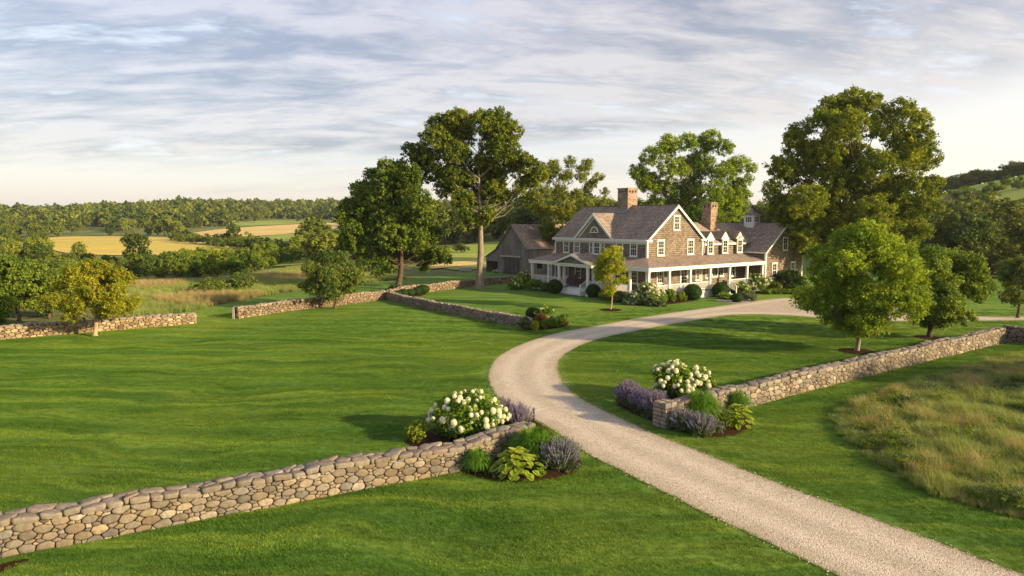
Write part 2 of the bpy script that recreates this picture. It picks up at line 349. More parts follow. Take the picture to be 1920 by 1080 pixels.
class MB:
    "collects boxes, slabs and tubes; build() links them as one mesh"
    def __init__(s): s.v = []; s.f = []
    def poly(s, pts): i = len(s.v); s.v += [tuple(p) for p in pts]; s.f.append(tuple(range(i, i+len(pts)))); return s
    def box(s, a, b):
        x0, x1 = sorted((a[0], b[0])); y0, y1 = sorted((a[1], b[1])); z0, z1 = sorted((a[2], b[2])); i = len(s.v)
        s.v += [(x0,y0,z0),(x1,y0,z0),(x1,y1,z0),(x0,y1,z0),(x0,y0,z1),(x1,y0,z1),(x1,y1,z1),(x0,y1,z1)]
        s.f += [tuple(i+k for k in q) for q in ((0,3,2,1),(4,5,6,7),(0,1,5,4),(1,2,6,5),(2,3,7,6),(3,0,4,7))]; return s
    def prism(s, pts, off):
        "closed prism: polygon pts swept by off"
        n = len(pts); i = len(s.v); off = Vector(off)
        s.v += [tuple(p) for p in pts] + [tuple(Vector(p)+off) for p in pts]
        s.f.append(tuple(range(i+n-1, i-1, -1))); s.f.append(tuple(range(i+n, i+2*n)))
        for k in range(n): s.f.append((i+k, i+(k+1) % n, i+n+(k+1) % n, i+n+k))
        return s
    def bar(s, p, q, w, h=None, up=(0, 0, 1)):
        p = Vector(p); q = Vector(q); d = (q-p).normalized(); u = Vector(up)
        if abs(d.dot(u)) > .98: u = Vector((1, 0, 0))
        t = d.cross(u).normalized(); u = t.cross(d); h = h or w
        a = [p + t*w/2*i + u*h/2*j for i, j in ((-1,-1),(1,-1),(1,1),(-1,1))]
        return s.prism(a, q-p)
    def tube(s, pts, rad, n=8):
        V, Fq = tube_np(pts, rad, n); i = len(s.v); s.v += [tuple(v) for v in V]; s.f += [tuple(int(k)+i for k in f) for f in Fq]; return s
    def build(s, name, mat, parent=None, loc=(0, 0, 0), rz=0, bevel=0, smooth=False):
        me = bpy.data.meshes.new(name); me.from_pydata(s.v, [], s.f); me.materials.append(M[mat])
        uvl = me.uv_layers.new(name='uv'); me.update()
        for p in me.polygons:
            n = p.normal
            if abs(n.z) > .985: t = Vector((1, 0, 0))
            else: t = Vector((0, 0, 1)).cross(n).normalized()
            b = n.cross(t)
            for li in p.loop_indices:
                c = me.vertices[me.loops[li].vertex_index].co; uvl.data[li].uv = (c.dot(t), c.dot(b))
            p.use_smooth = smooth
        o = link(name, me, parent, loc, rz)
        if bevel: md = o.modifiers.new('bevel', 'BEVEL'); md.width = bevel; md.segments = 2
        return o
def tube_np(pts, rad, n=8):
    pts = [Vector(p) for p in pts]; V = []; Fq = []
    for k, p in enumerate(pts):
        d = (pts[min(k+1, len(pts)-1)]-pts[max(k-1, 0)]).normalized()
        u = Vector((1, 0, 0)) if abs(d.z) > .7 else Vector((0, 0, 1))
        t = d.cross(u).normalized(); b = d.cross(t)
        for j in range(n):
            a = 2*math.pi*j/n; V.append(p + (t*math.cos(a)+b*math.sin(a))*rad[k])
    for k in range(len(pts)-1):
        for j in range(n): Fq.append((k*n+j, k*n+(j+1) % n, (k+1)*n+(j+1) % n, (k+1)*n+j))
    return np.array([tuple(v) for v in V]), np.array(Fq)
def merge(parts):
    V = []; Fq = []; o = 0
    for v, f in parts: V.append(v); Fq.append(np.asarray(f)+o); o += len(v)
    return np.concatenate(V), np.concatenate(Fq)
# ------------------------------------------------------------------ draped sheets
def smooth_poly(P, it=2, closed=True):
    P = [Vector((p[0], p[1])) for p in P]
    for _ in range(it):
        Q = []
        n = len(P)
        for i in range(n if closed else n-1):
            a, b = P[i], P[(i+1) % n]
            Q += [a*.75+b*.25, a*.25+b*.75]
        if not closed: Q = [P[0]]+Q+[P[-1]]
        P = Q
    return P
def inside(P, x, y):
    "P Nx2 array, x,y arrays"
    c = np.zeros(len(x), bool); n = len(P); j = n-1
    for i in range(n):
        xi, yi = P[i]; xj, yj = P[j]
        m = ((yi > y) != (yj > y)) & (x < (xj-xi)*(y-yi)/((yj-yi) or 1e-9)+xi)
        c ^= m; j = i
    return c
def edge_dist(P, x, y):
    d = np.full(len(x), 1e9); n = len(P)
    for i in range(n):
        a = P[i]; b = P[(i+1) % n]; ab = b-a; L = float(ab@ab) or 1e-9
        t = np.clip(((x-a[0])*ab[0]+(y-a[1])*ab[1])/L, 0, 1)
        d = np.minimum(d, np.hypot(x-a[0]-t*ab[0], y-a[1]-t*ab[1]))
    return d
def sheet(name, P, step, off, mat, kind='structure', edge=False, mound=0, jit=.0):
    A = np.array([(p[0], p[1]) for p in P])
    if jit: 
        rg = np.random.default_rng(5); A = A+rg.normal(0, jit, A.shape)
    x0, y0 = A.min(0); x1, y1 = A.max(0)
    gx, gy = np.meshgrid(np.arange(x0, x1, step), np.arange(y0, y1, step)); gx = gx.ravel()+.01; gy = gy.ravel()
    k = inside(A, gx, gy); gx, gy = gx[k], gy[k]; k = edge_dist(A, gx, gy) > step*.35; gx, gy = gx[k], gy[k]
    vs = [Vector((float(a), float(b))) for a, b in A]+[Vector((float(a), float(b))) for a, b in zip(gx, gy)]
    n = len(A); r = delaunay_2d_cdt(vs, [(i, (i+1) % n) for i in range(n)], [], 1, 1e-5)
    xs = np.array([v.x for v in r[0]]); ys = np.array([v.y for v in r[0]])
    zs = H(xs, ys)+off; ed = None
    if edge or mound: ed = edge_dist(A, xs, ys)
    if mound: zs = zs+mound*np.sqrt(np.clip(ed/1.0, 0, 1))
    V = np.stack([xs, ys, zs], 1)
    me = npmesh(name, V, np.array(r[2]), [mat], smooth=True)
    if edge:
        a = me.attributes.new('edge', 'FLOAT', 'POINT'); a.data.foreach_set('value', ed.astype(np.float32))
    o = link(name, me); o['kind'] = kind; return o, A
# ------------------------------------------------------------------ foliage
def leaves(rg, C, Rr, n, size, up=.5, outw=.7, flat=.9, base=None, tv=.16, droop=0):
    "leaf shaped quads gathered in clumps: C (k,3) centres, Rr (k,) radii, n (k,) counts"
    idx = np.repeat(np.arange(len(C)), n); N = len(idx)
    d = rg.normal(size=(N, 3)); d /= np.linalg.norm(d, axis=1, keepdims=True)
    u = rg.random(N)**.45
    P = C[idx] + d*(u*Rr[idx])[:, None]*np.array([1, 1, flat])
    nm = d*outw + np.array([0, 0, up]) + rg.normal(size=(N, 3))*.55
    nm /= np.linalg.norm(nm, axis=1, keepdims=True)
    t = np.cross(nm, rg.normal(size=(N, 3))); t /= np.linalg.norm(t, axis=1, keepdims=True)
    b = np.cross(nm, t); s = (size*rg.uniform(.65, 1.35, N))[:, None]
    V = np.stack([P-t*s*.55, P-b*s*.36+nm*s*.06, P+t*s*.55-np.array([0, 0, 1])*s*droop, P+b*s*.36+nm*s*.06], 1).reshape(-1, 3)
    Fq = np.arange(N*4).reshape(N, 4)
    ct = rg.normal(0, tv, len(C)) if base is None else base
    ti = np.clip(.42+ct[idx]+rg.normal(0, .13, N), 0, 1)
    return V, Fq, np.repeat(ti, 4)
def lobed(rg, L, nleaf, size, sub=.42, per=26, fill=.25, **kw):
    "L: lobes (x,y,z,r[,squash]) -> sub clumps over each lobe -> leaves"
    L = np.array([tuple(l)+((.85,) if len(l) == 4 else ()) for l in L], float)
    area = L[:, 3]**2; area /= area.sum()
    C = []; Rr = []; B = []
    lt = rg.normal(0, .10, len(L)); tot = nleaf/per
    for k, l in enumerate(L):
        m = max(3, int(round(tot*area[k])))
        d = rg.normal(size=(m, 3)); d[:, 2] += .25; d /= np.linalg.norm(d, axis=1, keepdims=True)
        rr = np.where(rg.random(m) < fill, rg.uniform(.15, .7, m), rg.uniform(.72, 1.08, m))
        C.append(l[:3]+d*(rr*l[3])[:, None]*np.array([1, 1, l[4]]))
        Rr.append(l[3]*sub*rg.uniform(.55, 1.15, m)*min(1, 2.1/math.sqrt(m/10+.4))); B.append(lt[k]+rg.normal(0, .18, m))
    C = np.concatenate(C); Rr = np.concatenate(Rr); B = np.concatenate(B)
    n = rg.integers(int(per*.6), int(per*1.4)+1, len(C))
    return leaves(rg, C, Rr, n, size, base=B, **kw)
def env_lobes(rg, n, w, h, z0, r, depth=None, top=.5, gap=.0, power=2.0):
    "lobes filling an egg-like envelope w wide, h tall starting at z0"
    L = []; k = 0; depth = depth or w
    while len(L) < n and k < n*60:
        k += 1
        v = rg.random(); a = rg.uniform(0, 2*math.pi)
        q = abs(v-top)/(top if v < top else 1-top)
        env = (1-q**power)**(1/power)
        rr = r*rg.uniform(.7, 1.25)
        rad = max(0, env-rr/(w/2)*.55)*math.sqrt(rg.uniform(.15, 1))
        p = (math.cos(a)*rad*w/2, math.sin(a)*rad*depth/2, z0+rr*.5+v*(h-rr*1.1), rr)
        if any((p[0]-q2[0])**2+(p[1]-q2[1])**2+(p[2]-q2[2])**2 < (.55*rr)**2 for q2 in L): continue
        L.append(p)
    return L
def limbs(rg, L, th, r0, lean=(0, 0), fork=.45, rtip=.02, n=6, sides=8, flare=1.5, frac=1.0, spread=.35, wob=1.0):
    "tapered trunk to height th with curved limbs to the lobes"
    lean = Vector((lean[0], lean[1], 0)); ks = np.linspace(0, 1, 9); top = max(l[2] for l in L)*.86
    cen = [Vector((lean.x*k*k+.03*wob*top*math.sin(k*5), lean.y*k*k+.02*wob*top*math.sin(k*4), k*top)) for k in ks]
    rad = [r0*(1-k*.93)*(1-.25*k)+(flare-1)*r0*math.exp(-k*top/.35/(1+r0)) for k in ks]
    # extra ring near the ground for the root flare
    cen.insert(1, Vector((0, 0, r0*1.1))); rad.insert(1, r0*1.08); rad[0] = r0*flare
    parts = [tube_np(cen, rad, 12)]
    def at(z):
        k = min(max(z/top, 0), 1); return Vector((lean.x*k*k+.03*wob*top*math.sin(k*5), lean.y*k*k+.02*wob*top*math.sin(k*4), z)), r0*(1-k*.9)
    for l in L:
        if rg.random() > frac: continue
        e = Vector(l[:3]); hd = math.hypot(e.x, e.y)
        z = min(max(th, e.z-hd*rg.uniform(.55, 1.0)-l[3]*.2), top*.93); z = max(th*rg.uniform(.95, 1.35), z)
        s, rs = at(z)
        rs = max(rtip*1.5, min(rs*.5, r0*(.12+.10*l[3]/3)))
        m = s.lerp(e, .45)+Vector((0, 0, -(e-s).length*.08)); m2 = s.lerp(e, .75)+Vector((rg.normal()*.1, rg.normal()*.1, (e-s).length*.03))
        parts.append(tube_np([s, m, m2, e], [rs, rs*.7, rs*.45, rtip], sides))
        for _ in range(2):
            d = Vector(rg.normal(size=3)).normalized()*l[3]*.8; d.z = abs(d.z)*.7
            parts.append(tube_np([m2, e+d*.4, e+d], [rs*.38, rs*.22, rtip*.6], 5))
    return merge(parts)
def tree(name, base, L, th, r0, nleaf, size, leaf, bark, seed, label, cat='tree', group=None, lean=(0, 0), frac=1.0, crown_kw={}, **kw):
    rg = np.random.default_rng(seed)
    t = tag(link(name, None, loc=base), label, cat, group)
    V, Fq = limbs(rg, L, th, r0, lean, frac=frac, **kw)
    link('trunk', npmesh('trunk', V, Fq, [bark], smooth=True), t)
    V, Fq, ti = lobed(rg, L, nleaf, size, **crown_kw)
    link('crown', npmesh('crown', V, Fq, [leaf], tint=ti), t)
    return t
def px_lobes(bx, by, pts, seed, dep=.55, z0=0):
    "lobes surveyed as (px,py,r) round a tree standing at bx,by -> metres"
    base = G(bx, by) if z0 == 0 else z0
    m = base.y/F; rg = np.random.default_rng(seed)
    xs = [p[0] for p in pts]; W = (max(xs)-min(xs))*m*dep/2; cx = (max(xs)+min(xs))/2
    out = []
    for p in pts:
        u = (p[0]-cx)/((max(xs)-min(xs))/2); lim = W*math.sqrt(max(.08, 1-u*u))
        y = rg.uniform(-1, 1)*lim if len(p) < 4 else p[3]
        k = 1+y/base.y
        out.append(((p[0]-bx)*m*k+(bx-960)*m*(k-1)*1.0, y, (by-p[1])*m*k+(HY-by)*m*(k-1), p[2]*m))
    # a back layer, so that the crown is as deep as it is wide
    for p in pts[::2]:
        u = (p[0]-cx)/((max(xs)-min(xs))/2); y = rg.uniform(.3, 1)*W*math.sqrt(max(.05, 1-u*u))
        out.append(((p[0]-bx)*m*.9, y, (by-p[1])*m*.97, p[2]*m))
    return base, out
# ------------------------------------------------------------------ one object that scatters its own pieces (stuff only)
def scatter(name, srcs, mats, pts, rz, sc, vid, label=None, cat=None, kind='stuff'):
    "srcs: list of (V,F,tint,material index); the points carry variant, turn and size"
    V = []; Fs = []; mi = []; ti = []; va = []; o = 0
    for k, (v, f, t, m) in enumerate(srcs):
        V.append(v); Fs.append(np.asarray(f)+o); mi.append(m); ti.append(t); va.append(np.full(len(v), k)); o += len(v)
    V.append(pts); ti.append(np.zeros(len(pts))); va.append(100+vid)
    me = npmesh(name, np.concatenate(V), Fs, mats, tint=np.concatenate(ti), mi=mi)
    def at(n, tp, d, key='value'): me.attributes.new(n, tp, 'POINT').data.foreach_set(key, d)
    at('vid', 'INT', np.concatenate(va).astype(np.int32))
    at('rz', 'FLOAT', np.concatenate([np.zeros(o), rz]).astype(np.float32)); at('sc', 'FLOAT', np.concatenate([np.ones(o), sc]).astype(np.float32))
    ob = link(name, me); g = bpy.data.node_groups.new(name, 'GeometryNodeTree')
    g.interface.new_socket('Geometry', in_out='INPUT', socket_type='NodeSocketGeometry'); g.interface.new_socket('Geometry', in_out='OUTPUT', socket_type='NodeSocketGeometry')
    N = g.nodes.new; Lk = g.links.new; gi = N('NodeGroupInput'); go = N('NodeGroupOutput'); jn = N('GeometryNodeJoinGeometry')
    def attr(n, tp):
        a = N('GeometryNodeInputNamedAttribute'); a.data_type = tp; a.inputs[0].default_value = n; return a.outputs[0]
    vidn = attr('vid', 'INT'); rzn = attr('rz', 'FLOAT'); scn = attr('sc', 'FLOAT')
    cx = N('ShaderNodeCombineXYZ'); Lk(rzn, cx.inputs[2])
    def sel(k):
        c = N('FunctionNodeCompare'); c.data_type = 'INT'; c.operation = 'EQUAL'; Lk(vidn, c.inputs[2]); c.inputs[3].default_value = k
        s = N('GeometryNodeSeparateGeometry'); s.domain = 'POINT'; Lk(gi.outputs[0], s.inputs[0]); Lk(c.outputs[0], s.inputs[1]); return s.outputs[0]
    for k in range(len(srcs)):
        if not (vid == k).any(): continue
        ip = N('GeometryNodeInstanceOnPoints'); Lk(sel(100+k), ip.inputs['Points']); Lk(sel(k), ip.inputs['Instance'])
        Lk(cx.outputs[0], ip.inputs['Rotation']); Lk(scn, ip.inputs['Scale']); Lk(ip.outputs[0], jn.inputs[0])
    Lk(jn.outputs[0], go.inputs[0]); md = ob.modifiers.new('scatter', 'NODES'); md.node_group = g
    ob['kind'] = kind
    if label: tag(ob, label, cat)
    return ob
def blades(rg, n, area, h, w, lean=.35, clump=0, curl=.3):
    "n bent grass blades over a disc/square of side `area`; three quads tapered"
    if clump:
        c = rg.uniform(-area/2, area/2, (clump, 2)); P = c[rg.integers(0, clump, n)]+rg.normal(0, area*.05, (n, 2))
    else: P = rg.uniform(-area/2, area/2, (n, 2))
    a = rg.uniform(0, 2*math.pi, n); l = np.abs(rg.normal(lean, lean*.5, n)); hh = h*rg.uniform(.6, 1.3, n)
    dx, dy = np.cos(a), np.sin(a); sx, sy = -dy, dx; ww = w*rg.uniform(.7, 1.3, n)
    def ring(k, wk): 
        off = hh*l*k**(1.6); z = hh*k*(1-curl*l*k)
        x = P[:, 0]+dx*off; y = P[:, 1]+dy*off
        return np.stack([x-sx*ww*wk, y-sy*ww*wk, z], 1), np.stack([x+sx*ww*wk, y+sy*ww*wk, z], 1)
    r = [ring(0, .5), ring(.55, .42), ring(1, .08)]
    V = np.stack([r[0][0], r[0][1], r[1][0], r[1][1], r[2][0], r[2][1]], 1).reshape(-1, 3)
    b = np.arange(n)[:, None]*6
    Fq = np.concatenate([b+np.array([0, 1, 3, 2]), b+np.array([2, 3, 5, 4])])
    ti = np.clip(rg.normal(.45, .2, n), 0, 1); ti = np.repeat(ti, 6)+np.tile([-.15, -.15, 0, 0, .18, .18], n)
    return V, Fq, np.clip(ti, 0, 1)
# ------------------------------------------------------------------ dry stone walls
def clip_cell(poly, p, q, wp, wq):
    d = (q[0]-p[0], q[1]-p[1]); L2 = d[0]**2+d[1]**2
    c = (q[0]**2+q[1]**2-p[0]**2-p[1]**2 + wp-wq)/2
    out = []; n = len(poly)
    for i in range(n):
        a, b = poly[i], poly[(i+1) % n]
        fa = a[0]*d[0]+a[1]*d[1]-c; fb = b[0]*d[0]+b[1]*d[1]-c
        if fa <= 0: out.append(a)
        if (fa < 0 < fb) or (fb < 0 < fa):
            t = fa/(fa-fb); out.append((a[0]+(b[0]-a[0])*t, a[1]+(b[1]-a[1])*t))
    return out
def cells(rnd, Lh, Hh, rmin, rmax, asp):
    "irregular packed cells over a strip Lh x Hh; asp stretches them along it"
    pts = []; gr = {}; cs = rmax*2
    tries = int(Lh/asp*Hh/(rmin*rmin)*9)
    for _ in range(tries):
        u = rnd.random(); r = rmin+(rmax-rmin)*u**1.9
        if _ < tries*.12: r = rmax*rnd.uniform(.75, 1)
        x = rnd.uniform(0, Lh/asp); y = rnd.uniform(r*.25, Hh-r*.25); gx, gy = int(x/cs), int(y/cs)
        ok = True
        for i in (-1, 0, 1):
            for j in (-1, 0, 1):
                for (a, b, c) in gr.get((gx+i, gy+j), ()):
                    if (a-x)**2+(b-y)**2 < ((c+r)*.92)**2: ok = False; break
        if ok: gr.setdefault((gx, gy), []).append((x, y, r)); pts.append((x, y, r))
    out = []
    for (x, y, r) in pts:
        poly = [(max(0, x-rmax*2.2), max(0, y-rmax*2.2)), (min(Lh/asp, x+rmax*2.2), max(0, y-rmax*2.2)), (min(Lh/asp, x+rmax*2.2), min(Hh, y+rmax*2.2)), (max(0, x-rmax*2.2), min(Hh, y+rmax*2.2))]
        gx, gy = int(x/cs), int(y/cs)
        for i in (-2, -1, 0, 1, 2):
            for j in (-2, -1, 0, 1, 2):
                for (a, b, c) in gr.get((gx+i, gy+j), ()):
                    if (a, b) != (x, y) and (a-x)**2+(b-y)**2 < (rmax*4.4)**2:
                        poly = clip_cell(poly, (x, y), (a, b), r*r, c*c)
                        if len(poly) < 3: break
        if len(poly) >= 3: out.append([(p[0]*asp, p[1]) for p in poly])
    return out
def stone(rnd, poly, n, gap, bul, depth):
    "rounded stone in a packed cell -> local verts (u,v,w) w outward"
    P = [Vector(p) for p in poly]; 
    for _ in range(2):
        Q = []
        for i in range(len(P)):
            a, b = P[i], P[(i+1) % len(P)]; k = rnd.uniform(.03, .11); Q += [a*(1-k)+b*k, a*k+b*(1-k)]
        P = Q
    per = [0]; m = len(P)
    for i in range(m): per.append(per[-1]+(P[(i+1) % m]-P[i]).length)
    if per[-1] < .12: return None
    c = sum(P, Vector((0, 0)))/m; rings = []
    pts = []
    for k in range(n):
        t = per[-1]*k/n; i = 0
        while per[i+1] < t: i += 1
        f = (t-per[i])/max(per[i+1]-per[i], 1e-9); pts.append(P[i].lerp(P[(i+1) % m], f))
    sz = math.sqrt(per[-1]/6); out = []; tilt = (rnd.uniform(-.12, .12), rnd.uniform(-.15, .15)); b = bul*rnd.uniform(.6, 1.5)
    for s, w in ((.88, -depth), (1.0, -depth*.4), (.99, b*.25), (.90, b*.9), (.5, b*1.02)):
        for q in pts:
            d = q-c; l = d.length or 1; g = max(.2, (l-gap)/l)*s*(1+rnd.uniform(-.045, .045))
            e = c+d*g; out.append((e.x, e.y, w+(d.x*tilt[0]+d.y*tilt[1])*g+rnd.uniform(-.010, .010)))
    out.append((c.x, c.y, b*1.15))
    Fq = []
    for r in range(4):
        for k in range(n): Fq.append((r*n+k, r*n+(k+1) % n, (r+1)*n+(k+1) % n, (r+1)*n+k))
    Ft = [(4*n+k, 4*n+(k+1) % n, 5*n) for k in range(n)]
    return out, Fq, Ft
PAL = [(.56, .52, .44), (.35, .28, .20), (.30, .29, .27), (.47, .40, .29), (.43, .37, .28), (.36, .32, .26), (.50, .42, .29), (.44, .39, .31), (.31, .28, .23), (.40, .33, .23), (.39, .355, .30)]
def stone_wall(name, pts, hs, th, label, seed, rmin=.05, rmax=.17, asp=1.6, n=12, mat='fieldstone', pal=PAL, cap=(.14, .27), bul=.024, faces='both', ends=True, gap=.0095, group=None, capal=None):
    "wall along ground points pts with heights hs"
    rnd = random.Random(seed); P = [Vector((p[0], p[1])) for p in pts]
    cum = [0]
    for i in range(len(P)-1): cum.append(cum[-1]+(P[i+1]-P[i]).length)
    Lh = cum[-1]; o = Vector((P[0].x, P[0].y, 0))
    def at(s):
        i = 0
        while i < len(P)-2 and cum[i+1] < s: i += 1
        f = (s-cum[i])/(cum[i+1]-cum[i]); d = (P[i+1]-P[i]).normalized()
        # blend the direction near corners
        return P[i].lerp(P[i+1], f), d, hs[i]+(hs[i+1]-hs[i])*f
    Hm = max(hs); V = []; FQ = []; FT = []; Cc = []
    def put(st, fn, col):
        v, fq, ft = st; i = len(V); u_ = rnd.uniform(.85, 1.12); cc = [c*u_ for c in col]
        for p in v: V.append(fn(*p)); Cc.append(cc)
        FQ.extend(tuple(i+k for k in f) for f in fq); FT.extend(tuple(i+k for k in f) for f in ft)
    capn = .13
    def pick(): 
        c = rnd.choice(pal); k = rnd.uniform(.62, 1.25); return (c[0]*k, c[1]*k, c[2]*k)
    wob = lambda s: .02*math.sin(s*1.3)+.015*math.sin(s*2.9+1)
    hwob = lambda s: .035*math.sin(s*.9+seed)+.02*math.sin(s*2.3)
    for side in (-1, 1):
        if faces != 'both' and faces != side: continue
        for c in cells(rnd, Lh, Hm-capn, rmin, rmax, asp):
            st = stone(rnd, c, n, gap, bul, .09)
            if not st: continue
            def fn(u, v, w, side=side):
                p, d, h = at(min(max(u, 0), Lh)); nrm = Vector((d.y, -d.x))*side
                z = v*(h-capn+hwob(u)*.7)/(Hm-capn)
                batter = .05*(1-z/max(h, .1))
                q = p+d*(u-min(max(u, 0), Lh))+nrm*(th/2+batter+w+wob(u)); return (q.x-o.x, q.y-o.y, z+Hf(q.x, q.y)-.02)
            cfl = st
            if side == -1: cfl = (st[0], [f[::-1] for f in st[1]], [f[::-1] for f in st[2]])
            put(cfl, fn, pick())
    for c in cells(rnd, Lh, th+.10, cap[0], cap[1], 1.25):
        st = stone(rnd, c, n, gap*.8, .03, .13); hh = rnd.uniform(-.025, .03)
        if not st: continue
        def fn(u, v, w):
            p, d, h = at(min(max(u, 0), Lh)); nrm = Vector((d.y, -d.x))
            q = p+d*(u-min(max(u, 0), Lh))+nrm*(-(v-(th+.10)/2)*1.0+wob(u)); return (q.x-o.x, q.y-o.y, h+w+hwob(u)+hh+Hf(q.x, q.y)-.03)
        cp = rnd.choice(capal or [(.40, .365, .32), (.36, .335, .30), (.44, .395, .33), (.31, .29, .26), (.41, .37, .30), (.35, .29, .25)])
        k = rnd.uniform(.85, 1.15); put(st, fn, (cp[0]*k, cp[1]*k, cp[2]*k))
    if ends:
        for e, sg in ((0, -1), (Lh, 1)):
            for c in cells(rnd, th, hs[0 if e == 0 else -1]-capn, rmin*1.2, rmax, 1.4):
                st = stone(rnd, c, n, gap, bul, .08)
                if not st: continue
                def fn(u, v, w, e=e, sg=sg):
                    p, d, h = at(e); nrm = Vector((d.y, -d.x)); q = p+nrm*((u-th/2)*sg)+d*sg*(w-.02); return (q.x-o.x, q.y-o.y, v+Hf(q.x, q.y))
                put(st, fn, pick())
    # core
    i0 = len(V); ss = np.linspace(0, Lh, max(2, int(Lh/.8)))
    cq = []
    for k, s in enumerate(ss):
        s = min(max(s, .06), Lh-.06); p, d, h = at(s); nrm = Vector((d.y, -d.x))
        for a, z in ((-1, -.1), (1, -.1), (1, h-.09), (-1, h-.09)):
            q = p+nrm*a*(th/2-.035); V.append((q.x-o.x, q.y-o.y, z+Hf(q.x, q.y)+(hwob(s) if z > 0 else 0))); Cc.append((.03, .025, .02))
        if k:
            for a, b in ((0, 1), (1, 2), (2, 3), (3, 0)): cq.append((i0+4*k-4+a, i0+4*k-4+b, i0+4*k+b, i0+4*k+a))
    cq.append((i0, i0+1, i0+2, i0+3)); e = len(V)-4; cq.append((e+3, e+2, e+1, e))
    me = npmesh(name, V, [np.array(FQ), np.array(FT), np.array(cq)], [mat, 'joint'], col=Cc, mi=[0, 0, 1], smooth=True)
    return tag(link(name, me, loc=(o.x, o.y, 0)), label, 'stone wall', group)
# ------------------------------------------------------------------ the farmhouse
HC = (13.97, 69.0, 0); HR = math.atan2(.597, .802)
house = tag(link('farmhouse', None, loc=HC, rz=HR), 'two storey brown shingled farmhouse with white trim and wraparound porch', 'house')
def face(kind, c):
    "F: plane x=c seen from -x, S: plane y=c seen from -y"
    return (lambda h, o, z: (c-o, h, z)) if kind == 'F' else (lambda h, o, z: (h, c-o, z))
def window(parent, fc, h, z0, w, ht, nx=3, ny=4, rail=True, tw=.105, trimcol='white'):
    mb = MB(); a, b = h-w/2, h+w/2; z1 = z0+ht
    mb.box(fc(a, -.02, z0), fc(a+tw, .06, z1)).box(fc(b-tw, -.02, z0), fc(b, .06, z1))
    mb.box(fc(a-.03, -.02, z1-tw), fc(b+.03, .075, z1+.03)).box(fc(a+tw, -.02, z0), fc(b-tw, .055, z0+tw*.6))
    ia, ib, iz0, iz1 = a+tw, b-tw, z0+tw*.6, z1-tw
    for s in (ia, ib-.035): mb.box(fc(s, -.01, iz0), fc(s+.035, .04, iz1))
    mb.box(fc(ia+.035, -.01, iz0), fc(ib-.035, .038, iz0+.05)).box(fc(ia+.035, -.01, iz1-.05), fc(ib-.035, .038, iz1))
    for k in range(1, nx): x = ia+(ib-ia)*k/nx; mb.box(fc(x-.012, .0, iz0+.035), fc(x+.012, .032, iz1-.05))
    for k in range(1, ny):
        z = iz0+(iz1-iz0)*k/ny; q = .03 if (rail and k == ny//2) else .009
        mb.box(fc(ia+.035, 0, z-q), fc(ib-.035, .036 if q > .02 else .030, z+q))
    o = mb.build('window', trimcol, parent)
    MB().box(fc(ia, -.01, iz0), fc(ib, .012, iz1)).build('pane', 'glass', o)
    MB().box(fc(a-.06, -.02, z0-.07), fc(b+.06, .12, z0-.002)).build('sill', trimcol, o)
    return o
W1, D1, EZ, RZ = 9.1, 14.6, 6.2, 9.78
def slabroof(mb, quad, th=.13):
    q = [Vector(p) for p in quad]; n = (q[1]-q[0]).cross(q[2]-q[0]).normalized()
    if n.z < 0: n = -n
    mb.prism(q, -n*th)
    return mb
# main block, wing and cross block: solid walls
wall = MB()
wall.prism([(0, 0, .0), (W1, 0, .0), (W1, 0, EZ), (W1/2, 0, RZ-.1), (0, 0, EZ)], (0, D1, 0))
wall.build('wall', 'wall_shingle', house)
WY0, WY1, WE, WR = .25, 6.2, 5.72, 7.85
wall = MB().prism([(W1+.003, WY0, 0), (W1+.003, WY1, 0), (W1+.003, WY1, WE), (W1+.003, (WY0+WY1)/2, WR-.1), (W1+.003, WY0, WE)], (11.5, 0, 0)).build('wing_wall', 'wall_shingle', house)
BX0, BX1, BY0, BY1, BE, BR = 17.3, 25.2, -2.6, 9.0, 4.65, 7.75
MB().prism([(BX0, BY0, 0), (BX1, BY0, 0), (BX1, BY0, BE), ((BX0+BX1)/2, BY0, BR-.1), (BX0, BY0, BE)], (0, BY1-BY0, 0)).build('cross_wall', 'wall_shingle', house)
def gable_roof_y(x0, x1, y0, y1, ez, rz, ov=.28, og=.22):
    "ridge along y"
    xm = (x0+x1)/2; k = (rz-ez)/(xm-x0); mb = MB()
    slabroof(mb, [(x0-ov, y0-og, ez-ov*k+.05), (xm, y0-og, rz+.05), (xm, y1+og, rz+.05), (x0-ov, y1+og, ez-ov*k+.05)])
    slabroof(mb, [(xm+.001, y0-og, rz+.05), (x1+ov, y0-og, ez-ov*k+.05), (x1+ov, y1+og, ez-ov*k+.05), (xm+.001, y1+og, rz+.05)])
    return mb
rf = gable_roof_y(0, W1, 0, D1, EZ, RZ).build('roof', 'roof_shingle', house)
# wing roof: ridge along x
ym = (WY0+WY1)/2; k = (WR-WE)/(ym-WY0); mb = MB()
slabroof(mb, [(W1-.5, WY0-.3, WE-.3*k+.05), (BX1-3.2, WY0-.3, WE-.3*k+.05), (BX1-3.2, ym, WR+.05), (W1-2.6, ym, WR+.05)])
slabroof(mb, [(W1-2.6, ym+.001, WR+.05), (BX1-3.2, ym+.001, WR+.05), (BX1-3.2, WY1+.3, WE-.3*k+.05), (W1-.5, WY1+.3, WE-.3*k+.05)])
mb.build('wing_roof', 'roof_shingle', house)
gable_roof_y(BX0, BX1, BY0, BY1, BE, BR).build('cross_roof', 'roof_shingle', house)
# ridge caps
MB().bar((W1/2, -.2, RZ+.07), (W1/2, D1+.2, RZ+.07), .16, .06).bar((W1-1, ym, WR+.07), (BX1-4.6, ym, WR+.07), .16, .06).bar(((BX0+BX1)/2, BY0-.2, BR+.07), ((BX0+BX1)/2, BY1, BR+.07), .16, .06).build('ridge_cap', 'roof_shingle', house)
